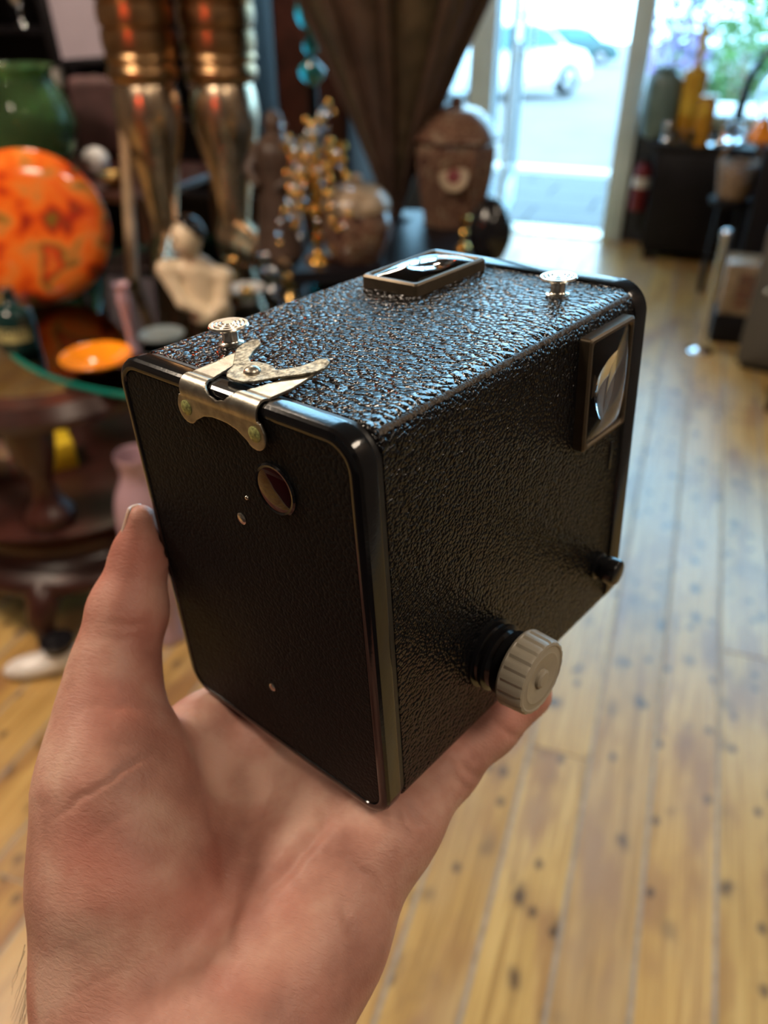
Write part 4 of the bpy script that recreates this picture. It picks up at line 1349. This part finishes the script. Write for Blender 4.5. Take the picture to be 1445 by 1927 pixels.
p = onz(918, 486, ZD); k = pxm(p)
o = turned('black_urn', p, [(24, 486), (30, 480), (40, 450), (38, 415), (24, 385), (12, 372), (2, 370)], 'black_gloss')
tag(o, 'rounded glossy black urn at the right end of the display table', 'urn')
p = onz(872, 470, ZD)
o = turned('brass_candlestick', p, [(15, 470), (14, 465), (4, 455), (8, 440), (4, 430), (9, 415), (10, 408), (2, 406)], 'gold', n=20)
tag(o, 'short gilt candlestick in front of the eight-sided jar', 'candlestick')

# left background: print, cushion, white ball, bowl
p = onz(185, 330, ZD)
o = ball('china_ball', 0.055, 'white', None, (0, 0, 0.055)); o.location = p
tag(o, 'white china ball on the side table between the green vase and the staff', 'ball')
p = onz(218, 352, ZD)
o = turned('brass_bowl', p, [(12, 352), (14, 350), (26, 338), (30, 328), (27, 329), (1, 342)], 'brass')
tag(o, 'small brass bowl right of the white china ball', 'bowl')
p = onz(196, 300, ZD)
k = pxm(p)
cu = empty('cushion', p, 'maroon-brown upholstered cushion leaning behind the green vase', 'cushion', rz=YAW)
def cf_(P):
    q = np.abs(P - np.array([0, 60, 165], np.float32)) - np.array([85, 22, 130], np.float32)
    return np.linalg.norm(np.maximum(q, 0), axis=1) + np.minimum(q.max(1), 0) - 30
QV, QQ = surface_nets(cf_, (-140, -10, -4), (140, 140, 345), 6.0)
link('pad', mesh('pad', to_local(QV), QQ), 'maroon', cu, True)
tube('piping', [(-0.11, 0.06, 0.02), (-0.116, 0.06, 0.15), (-0.11, 0.06, 0.30), (0.0, 0.06, 0.328), (0.11, 0.06, 0.30), (0.116, 0.06, 0.15), (0.11, 0.06, 0.02)], 0.006, 'brown_cloth', cu, 8)

cA = empty('bookcase', (-3.10, 4.1, 0), 'tall black bookcase behind the green vase at the far left', 'bookcase')
box('back_board', (-1.05, 0.17, 0.0), (1.05, 0.2, 1.8), 'black_wood', cA)
for x in (-1.05, 0.0, 1.02): box('upright', (x, -0.2, 0), (x + 0.03, 0.17, 1.8), 'black_wood', cA)
for z in (0.02, 0.5, 0.86, 1.24, 1.78): box('shelf', (-1.02, -0.2, z), (1.02, 0.17, z + 0.025), 'black_wood', cA)
items = [(-3.62, 0.885, 'chrome', 'silver goblet'), (-3.44, 0.885, 'blue_glass', 'turquoise goblet'), (-3.28, 0.885, 'white', 'white china goblet'), (-3.66, 1.265, 'grey_blue', 'grey-blue goblet'), (-3.42, 1.265, 'chrome', 'silver goblet'), (-2.62, 0.885, 'white', 'white china goblet'), (-2.42, 0.885, 'chrome', 'silver goblet')]
gob = smooth_prof([(0.04, 0), (0.042, 0.006), (0.010, 0.02), (0.009, 0.07), (0.035, 0.10), (0.05, 0.15), (0.048, 0.20), (0.044, 0.20), (0.03, 0.12), (0.0005, 0.11)], 3)
where = {(-3.62, 0.885): 'leftmost on the lower bookcase shelf', (-3.44, 0.885): 'on the lower bookcase shelf', (-3.28, 0.885): 'on the lower bookcase shelf nearest the lilac print', (-3.66, 1.265): 'on the upper bookcase shelf', (-3.42, 1.265): 'on the upper bookcase shelf', (-2.62, 0.885): 'on the bookcase shelf left of the armour', (-2.42, 0.885): 'on the bookcase shelf right behind the armour'}
gme = {}
for x, z, m, nm in items:
    if m not in gme:
        gme[m] = lathe_me('goblet', gob, 20, False); gme[m].materials.append(M[m])
    o = link('goblet', gme[m])
    o.location = (x, 4.0, z)
    tag(o, nm + ' ' + where[(x, z)], 'goblet', 'goblets in the bookcase')
# lilac print in a black frame leaning on the bookcase
p1, p2 = CAMPOS + ray(118, 112) * 3.55, CAMPOS + ray(224, 104) * 3.55
lp = empty('framed_print', p1, 'lilac print in a black frame hanging on the bookcase above the maroon cushion', 'picture')
xv = (p2 - p1); wd = xv.length; xv.normalize()
zv = Vector((0.05, 0.10, 1)).normalized(); yv = zv.cross(xv).normalized(); zv = xv.cross(yv)
lp.matrix_world = Matrix((xv, yv, zv)).transposed().to_4x4(); lp.matrix_world.translation = p1
mwp = Matrix((xv, yv, zv)).transposed().to_4x4(); mwp.translation = p1; lp.matrix_world = mwp
box('print', (0, -0.012, 0), (wd, 0.0, 0.50), 'lilac', lp)
for a, b in (((-0.05, -0.02, -0.03), (0, 0.012, 0.53)), ((wd, -0.02, -0.03), (wd + 0.02, 0.012, 0.53)), ((0, -0.02, -0.03), (wd, 0.012, 0.0)), ((0, -0.02, 0.50), (wd, 0.012, 0.53))):
    box('frame_bar', a, b, 'black_wood', lp, 0.003)
cB = empty('narrow_cabinet', (-1.74, 4.1, 0), 'narrow black cabinet in front of the window between armour and cone', 'cabinet')
box('carcass', (-0.20, -0.18, 0), (0.17, 0.18, 1.75), 'black_wood', cB, 0.006)
box('door', (-0.18, -0.195, 0.06), (0.15, -0.18, 1.70), 'mahogany', cB, 0.004)
ball('knob', 0.014, 'brass', cB, (0.11, -0.205, 0.95), 12)
# turquoise glass bulges on a post, standing in for window reflections
p = CAMPOS + ray(588, 160) * 3.35
z0 = p.z
tg = empty('reflection_glass', (p.x, p.y, 0), 'turquoise triple-bulged glass on a dark post, standing in for window reflections beside the cone', 'vase')
tube('post', [(0, 0, 0), (0, 0, z0)], [0.06, 0.02], 'black_wood', tg, 14)
k = 3.35 / FPX
lathe('glass', smooth_prof([(0.02, z0), (22 * k, z0 + 0.03), (24 * k, z0 + 0.06), (6 * k, z0 + 0.10), (14 * k, z0 + 0.125), (15 * k, z0 + 0.15), (6 * k, z0 + 0.18), (24 * k, z0 + 0.225), (26 * k, z0 + 0.27), (14 * k, z0 + 0.32), (20 * k, z0 + 0.34), (1 * k, z0 + 0.33)], 3), 'blue_glass', tg, n=24)

# under and beside the glass table
ST = Vector((-1.48, 1.54, 0.37))
o = box('card_box', (-0.055, -0.05, 0), (0.055, 0.05, 0.075), 'yellow', None, 0.003)
q = onz(104, 872, 0.37); o.location = q; o.rotation_euler = (0, 0, YAW + 0.5)
tag(o, 'small bright yellow card box on the carved stand under the glass', 'box')
o = box('striped_box', (-0.095, -0.05, 0), (0.065, 0.05, 0.060), 'stripe', None, 0.003)
q = onz(48, 880, 0.37); o.location = q; o.rotation_euler = (0, 0, YAW + 0.1)
tag(o, 'brown and grey striped card box left of the yellow one', 'box')
o = lathe('pink_jug', smooth_prof([(0.045, 0.0), (0.05, 0.01), (0.040, 0.08), (0.055, 0.20), (0.072, 0.34), (0.066, 0.44), (0.040, 0.51), (0.046, 0.56), (0.042, 0.56), (0.034, 0.50), (0.0005, 0.30)], 4), 'pink_glass', None, (-1.1, 1.35, 0.0), 32)
tag(o, 'tall pale pink jug on the floor, seen just above the thumb tip', 'jug')
wsh = empty('white_shoe', onz(88, 1262, 0), 'white shoe with a black cuff lying on the boards at the left', 'shoe', rz=YAW + 0.3)
def sfun(P):
    d = d_ell(P, (-20, 0, 26), (80, 36, 30))
    d = smin(d, d_ell(P, (45, 0, 40), (48, 34, 44)), 18)
    return np.maximum(d, -P[:, 2] + 1)
SV, SQ = surface_nets(sfun, (-112, -50, -6), (105, 50, 100), 5.0)
link('upper', mesh('upper', to_local(SV), SQ), 'white', wsh, True)
lathe('cuff', [(0.028, 0.070), (0.040, 0.074), (0.043, 0.095), (0.036, 0.098)], 'black_gloss', wsh, (0.045, 0, 0), 20)

# ------------------------------------------------------------------ right side of the shop
sb = empty('sideboard', (0.0, 5.42, 0), 'long near-black sideboard under the bright window right of the doorway', 'sideboard')
box('carcass', (-0.20, -0.06, 0.06), (1.80, 0.28, 0.64), 'black_wood', sb, 0.006)
box('top', (-0.23, -0.09, 0.64), (1.83, 0.30, 0.67), 'black_wood', sb, 0.006)
for i in range(4):
    d_ = box('door', (-0.16 + 0.49 * i, -0.075, 0.10), (0.29 + 0.49 * i, -0.06, 0.61), 'black_wood', sb, 0.004)
    ball('knob', 0.012, 'brass', d_, (0.25 + 0.49 * i, -0.085, 0.40), 12)
for q in ((-0.15, -0.02), (1.75, -0.02), (-0.15, 0.20), (1.75, 0.20)): box('foot', (q[0] - 0.03, q[1] - 0.03, 0), (q[0] + 0.03, q[1] + 0.03, 0.06), 'black_wood', sb)
p = onz(1392, 575, 0)
ct = empty('chest', (p.x, p.y, 0), 'dark maroon-black chest with a flat top in front of the sideboard', 'chest')
hz = zat(p, 276)
box('carcass', (-0.06, -0.02, 0.04), (0.95, 0.34, hz - 0.03), 'black_wood', ct, 0.006)
box('lid', (-0.08, -0.04, hz - 0.03), (0.97, 0.35, hz), 'mahogany', ct, 0.006)
for x in (-0.03, 0.87): box('foot', (x, 0.0, 0), (x + 0.06, 0.3, 0.04), 'mahogany', ct)
ct_top = hz; ct_xy = p
p = onz(1380, 692, 0)
gc = empty('grey_cabinet', (p.x, p.y, 0), 'plain grey cabinet at the right edge of the picture', 'cabinet', rz=math.radians(-12))
hz = zat(p, 430)
box('carcass', (0, 0, 0.03), (0.55, 0.32, hz), 'grey', gc, 0.004)
box('plinth', (0.02, 0.02, 0), (0.53, 0.30, 0.03), 'black_wood', gc)
box('door', (0.03, -0.014, 0.06), (0.52, 0.0, hz - 0.04), 'grey', gc, 0.003)
ball('knob', 0.012, 'chrome', gc, (0.06, -0.03, hz * 0.6), 12)
p = onz(1352, 662, 0)
o = box('dark_crate', (-0.05, 0, 0), (0.26, 0.22, 0.14), 'black_wood', None, 0.004)
o.location = (p.x, p.y + 0.12, 0)
bmx = bmesh.new(); bmx.from_mesh(o.data); bmx.to_mesh(o.data); bmx.free()
tag(o, 'low dark crate on the floor left of the grey cabinet', 'crate')
pb = empty('picture_box', (p.x, p.y + 0.12, 0.14), 'cream box with a grey picture on its front, on the dark crate', 'box')
box('carton', (-0.04, 0.01, 0), (0.24, 0.20, 0.24), 'porcelain_pale', pb, 0.004)
box('picture', (0.02, 0.004, 0.04), (0.17, 0.0099, 0.20), 'stripe', pb)
p = onz(1316, 660, 0)
po = empty('chrome_post', (p.x, p.y, 0), 'slim shiny chrome display post standing on the boards', 'post')
hz = zat(p, 436)
lathe('shaft', [(0.017, 0.012), (0.017, hz - 0.02)], 'chrome', po, n=24)
lathe('base', [(0.06, 0.0), (0.06, 0.006), (0.022, 0.014), (0.016, 0.02)], 'chrome', po, n=28)
ball('finial', 0.024, 'chrome', po, (0, 0, hz - 0.012), 18)
p = onz(1436, 775, 0)
mx = empty('maroon_trunk', (p.x, p.y, 0), 'dark red-brown trunk cut off by the right edge, nearest of the right-hand furniture', 'trunk', rz=math.radians(-14))
box('carcass', (0, 0, 0.0), (0.6, 0.24, 0.24), 'mahogany', mx, 0.01)
box('lid', (-0.01, -0.01, 0.24), (0.61, 0.25, 0.30), 'mahogany', mx, 0.012)
for x in (0.0, 0.3): ball('stud', 0.012, 'chrome', mx, (x + 0.02, -0.014, 0.20), 12)

ZS = 0.67
def on_side(px, y=5.56):
    d = ray(px, 230)
    q = CAMPOS + d * (y / d.y)
    return Vector((q.x, y, ZS))
def sbtop(name, px, rows, m, label, cat, y=5.56, n=24, group=None):
    p = on_side(px, y)
    k = pxm(p)
    base = 963.5 + FPX * (p - CAMPOS).dot(C_D) / (p - CAMPOS).dot(C_F)
    rr = [(hw, base - h) for hw, h in rows]
    o = turned(name, p, rr, m, None, n, 4)
    return tag(o, label, cat, group)
sbtop('amber_bottle', 1294, [(20, 0), (22, 4), (22, 110), (20, 130), (8, 140), (7, 170), (8, 195), (9, 212), (6, 214), (1, 214)], 'amber', 'tall amber bottle with a long neck standing on the sideboard', 'bottle', group='amber bottles on the sideboard')
sbtop('amber_jar', 1324, [(15, 0), (17, 4), (18, 70), (16, 84), (19, 92), (14, 93), (1, 88)], 'amber', 'short wide amber jar right beside the tall amber bottle', 'jar', 5.38, group='amber bottles on the sideboard')
sbtop('teal_vase', 1238, [(22, 0), (30, 10), (34, 60), (30, 110), (20, 125), (24, 132), (18, 131), (2, 110)], 'teal_grey', 'teal-grey vase on the sideboard nearest to the doorway', 'vase')
for px, hw, h, y, lb in ((1276, 10, 26, 5.40, 'leftmost of the three little glass bowls on the sideboard'), (1312, 13, 24, 5.37, 'middle one of the three little glass bowls on the sideboard'), (1345, 12, 22, 5.39, 'rightmost of the three little glass bowls on the sideboard')):
    sbtop('glass_bowl', px, [(hw * 0.5, 0), (hw * 0.6, 2), (hw, h * 0.6), (hw * 0.9, h), (hw * 0.8, h), (hw * 0.8, h * 0.6), (0.5, 5)], 'clear_glass', lb, 'bowl', y, group='glass bowls on the sideboard')
for px, m, hw, h, lb in ((1258, 'chrome', 8, 34, 'small silver beaker on the sideboard between the teal vase and the tall amber bottle'), (1362, 'chrome', 9, 40, 'small silver beaker on the sideboard beside the swan-neck lamp')):
    sbtop('silver_beaker', px, [(hw * 0.8, 0), (hw, 2), (hw * 0.7, h * 0.4), (hw, h), (hw * 0.85, h), (hw * 0.5, h * 0.4), (0.5, h * 0.35)], m, lb, 'beaker', 5.42, group='silver beakers on the sideboard')
p = on_side(1392, 5.56)
lm = empty('swan_neck_lamp', p, 'black curved swan-neck lamp against the window at the far right', 'lamp')
k = pxm(p)
lathe('base', [(26 * k, 0), (26 * k, 0.012), (6 * k, 0.03), (0.001, 0.03)], 'black_gloss', lm)
tube('neck', [(0, 0, 0.02), (-0.015, 0, 0.16), (0.0, 0, 0.33), (0.06, 0, 0.46), (0.15, 0, 0.52), (0.25, 0, 0.50), (0.31, 0, 0.43)], [0.030, 0.030, 0.024, 0.018, 0.016, 0.016, 0.018], 'black_gloss', lm, 12)
lathe('shade', [(0.09, 0), (0.07, 0.05), (0.02, 0.09), (0.018, 0.10)], 'black_gloss', lm, (0.32, 0, 0.34), 24, False)
# glass swan on an orange foot, on the chest
q = onz(1425, 285, ct_top)
q = Vector((ct_xy.x + 0.40, ct_xy.y + 0.12, ct_top))
d = ray(1425, 280); q = Vector((CAMPOS.x + d.x * (q.y / d.y), q.y, ct_top))
gs = empty('glass_swan', q, 'clear glass swan loop on an orange foot on top of the maroon chest', 'ornament')
lathe('foot', smooth_prof([(0.07, 0), (0.075, 0.02), (0.05, 0.06), (0.03, 0.10), (0.001, 0.11)], 3), 'orange_dish', gs)
pts = []
for i in range(17):
    a = math.radians(-80 + 340 * i / 16)
    pts.append((0.045 * math.cos(a), 0, 0.20 + 0.10 * math.sin(a)))
tube('neck', pts, 0.016, 'clear_glass', gs, 12)
q2 = Vector((q.x - 0.13, q.y - 0.04, ct_top))
o = lathe('crystal_lump', [(0.05, 0), (0.06, 0.03), (0.045, 0.075), (0.02, 0.09), (0.001, 0.085)], 'clear_glass', None, q2, 7)
tag(o, 'faceted clear crystal lump left of the glass swan', 'ornament')
# extinguisher and basket by the door
p = onz(1206, 462, 0)
zx = zat((-0.27, 5.66), 392)
ex = empty('fire_extinguisher', (-0.27, 5.66, zx), 'red extinguisher with a white band hanging beside the right door post', 'extinguisher')
lathe('cylinder', smooth_prof([(0.050, 0), (0.056, 0.01), (0.056, 0.22), (0.04, 0.26), (0.018, 0.275), (0.016, 0.29)], 3), 'red_paint', ex)
lathe('band', [(0.057, 0.13), (0.0575, 0.135), (0.0575, 0.19), (0.057, 0.195)], 'white', ex, cap=False)
box('handle', (-0.012, -0.06, 0.29), (0.012, 0.03, 0.315), 'black_gloss', ex, 0.004)
box('bracket', (-0.02, 0.05, 0.05), (0.02, 0.09, 0.20), 'black_gloss', ex)
p = onz(1338, 545, 0)
zb = zat(p, 372)
sl = empty('stool', (p.x, p.y, 0), 'dark round stool under the wicker basket left of the chest', 'stool')
lathe('seat', [(0.11, zb - 0.03), (0.115, zb - 0.02), (0.115, zb - 0.005), (0.10, zb)], 'black_wood', sl)
for a in (45, 135, 225, 315): tube('leg', [(0.09 * math.cos(math.radians(a)), 0.09 * math.sin(math.radians(a)), 0), (0.07 * math.cos(math.radians(a)), 0.07 * math.sin(math.radians(a)), zb - 0.025)], 0.014, 'black_wood', sl, 8)
bk = empty('wicker_basket', (p.x, p.y, zb), 'brown wicker basket with a hoop handle on the dark stool', 'basket')
for j in range(9):
    z = 0.018 + j * 0.019
    r = 0.075 + 0.003 * j
    tube('weave_ring', [(r * math.cos(2 * math.pi * i / 20), r * math.sin(2 * math.pi * i / 20), z + (0.004 if (i + j) % 2 else -0.004)) for i in range(21)], 0.011, 'oak', bk, 6)
lathe('bottom', [(0.075, 0.0), (0.075, 0.012), (0.001, 0.012)], 'oak', bk)
tube('hoop', [(0.097 * math.cos(math.radians(a)), 0, 0.17 + 0.12 * math.sin(math.radians(a))) for a in range(0, 181, 15)], 0.010, 'oak', bk, 8)

# ------------------------------------------------------------------ outside: cars and shrubs
def car(name, m, loc, rz, label):
    c = empty(name, loc, label, 'car', rz=rz)
    side = [(-2.05, 0.28), (-2.1, 0.55), (-2.0, 0.85), (-1.75, 0.95), (-1.35, 1.38), (-0.9, 1.47), (0.3, 1.46), (0.75, 1.35), (1.25, 0.98), (1.85, 0.86), (2.08, 0.66), (2.1, 0.32), (1.9, 0.26), (-1.9, 0.24)]
    rings = []
    for y, ins in ((-0.85, 0.10), (-0.82, 0.03), (-0.6, 0.0), (0.6, 0.0), (0.82, 0.03), (0.85, 0.10)):
        rr = []
        for x, z in side:
            t = 1 - ins
            yy = y * (1 - 0.20 * max(0, (z - 0.95) / 0.5))
            rr.append((x * t, yy, 0.6 + (z - 0.6) * t))
        rings.append(rr)
    link('body', loft_me('body', rings, 40), m, c)
    for s in (-1, 1):
        for xs in ([(-1.28, 0.98), (-1.0, 1.36), (-0.35, 1.40), (-0.35, 0.98)], [(-0.25, 0.98), (-0.25, 1.40), (0.3, 1.38), (0.70, 1.28), (1.05, 0.98)]):
            me = mesh('side_window', [(x, s * (0.862 * (1 - 0.20 * max(0, (z - 0.95) / 0.5))), z) for x, z in xs], [tuple(range(len(xs)))[::s]])
            link('side_window', me, 'car_glass', c)
        for x in (-1.3, 1.3):
            w = lathe('wheel', [(0.20, -0.09), (0.31, -0.09), (0.325, -0.06), (0.325, 0.06), (0.31, 0.09), (0.20, 0.09)], 'tyre', c, (x, s * 0.80, 0.325), 28, True, (math.pi / 2, 0, 0))
            lathe('hub_cap', [(0.20, -0.092), (0.20, 0.092), (0.05, 0.10), (0.05, -0.10)], 'chrome', w, n=20)
    link('windscreen', mesh('windscreen', [(0.78, -0.58, 1.355), (0.78, 0.58, 1.355), (1.27, 0.74, 0.995), (1.27, -0.74, 0.995)], [(3, 2, 1, 0)]), 'car_glass', c)
    link('rear_window', mesh('rear_window', [(-1.38, -0.58, 1.36), (-1.38, 0.58, 1.36), (-1.75, 0.72, 0.99), (-1.75, -0.72, 0.99)], [(0, 1, 2, 3)]), 'car_glass', c)
    return c
wh = onz(1062, 181, -0.80)
ang = math.atan2(1.5, 1.0)
cx0, cy0 = wh.x - 1.3 * math.cos(ang), wh.y - 1.3 * math.sin(ang)
sx, sy = -math.sin(ang) * -0.8, math.cos(ang) * -0.8
car('parked_car', 'car', (cx0 - sx * 1.0, cy0 - sy * 1.0, slope(cy0) - 0.03), ang, 'white hatchback parked on the sunlit road outside the doorway')
car('far_car', 'dark_car', (-5.9, 41.0, slope(41) - 0.03), 0.15, 'small dark teal car far away above the white car')

leaf = mesh('leaf', [(-0.05, 0, 0), (0, -0.03, 0.01), (0.07, 0, 0), (0, 0.03, 0.01)], [(0, 1, 2, 3)])
def shrub(name, loc, r, h, m, label, seed, n=900):
    root = empty(name, loc, label, 'shrub', 'shrubs across the road')
    rg = np.random.default_rng(seed)
    v, f = [], []
    for i in range(n):
        u = rg.normal(size=3); u /= np.linalg.norm(u)
        c = np.array([u[0] * r, u[1] * r * 0.7, h * 0.55 + u[2] * h * 0.45]) * (0.7 + 0.3 * rg.random()) + np.array([0, 0, h * 0.1])
        a, b = rg.normal(size=3), rg.normal(size=3)
        a /= np.linalg.norm(a); b -= a * (a @ b); b /= np.linalg.norm(b)
        s = 0.09 * (0.7 + 0.6 * rg.random()) * r
        k = len(v)
        v += [c - a * s, c - b * s * 0.6, c + a * s, c + b * s * 0.6]
        f.append((k, k + 1, k + 2, k + 3))
    tag(link('foliage', mesh('foliage', v, f), m, root), kind='stuff')
    for i in range(4):
        a = i * 1.6
        tube('stem', [(0.05 * math.cos(a), 0.05 * math.sin(a), 0), (0.35 * r * math.cos(a), 0.3 * r * math.sin(a), h * 0.6)], [0.03, 0.012], 'oak', root, 6)
gy = 12.5
pwall = box('sunlit_band_wall', (-0.9, gy - 0.5, slope(gy) - 0.1), (6.0, gy - 0.3, slope(gy) + 0.55), 'pale_wall', None, 0.01)  # white wall put in for the sunlit band of road
tag(pwall, 'low white wall standing in for a sunlit strip of road under the shrubs', 'wall')
for i, (x, y, r, h, m, lb) in enumerate(((-0.45, 13.0, 0.46, 1.7, 'blossom', 'purple flowering shrub nearest to the doorway post'), (0.45, 13.1, 0.42, 1.55, 'leaf', 'green leafy shrub between the two purple ones'), (1.35, 13.0, 0.46, 1.75, 'blossom', 'purple flowering shrub at the right end of the window view'), (0.2, 14.4, 0.95, 2.2, 'leaf', 'tall green shrub behind the others beyond the low white wall'))):
    shrub('shrub', (x, y, slope(y)), r, h, m, lb, i + 1)
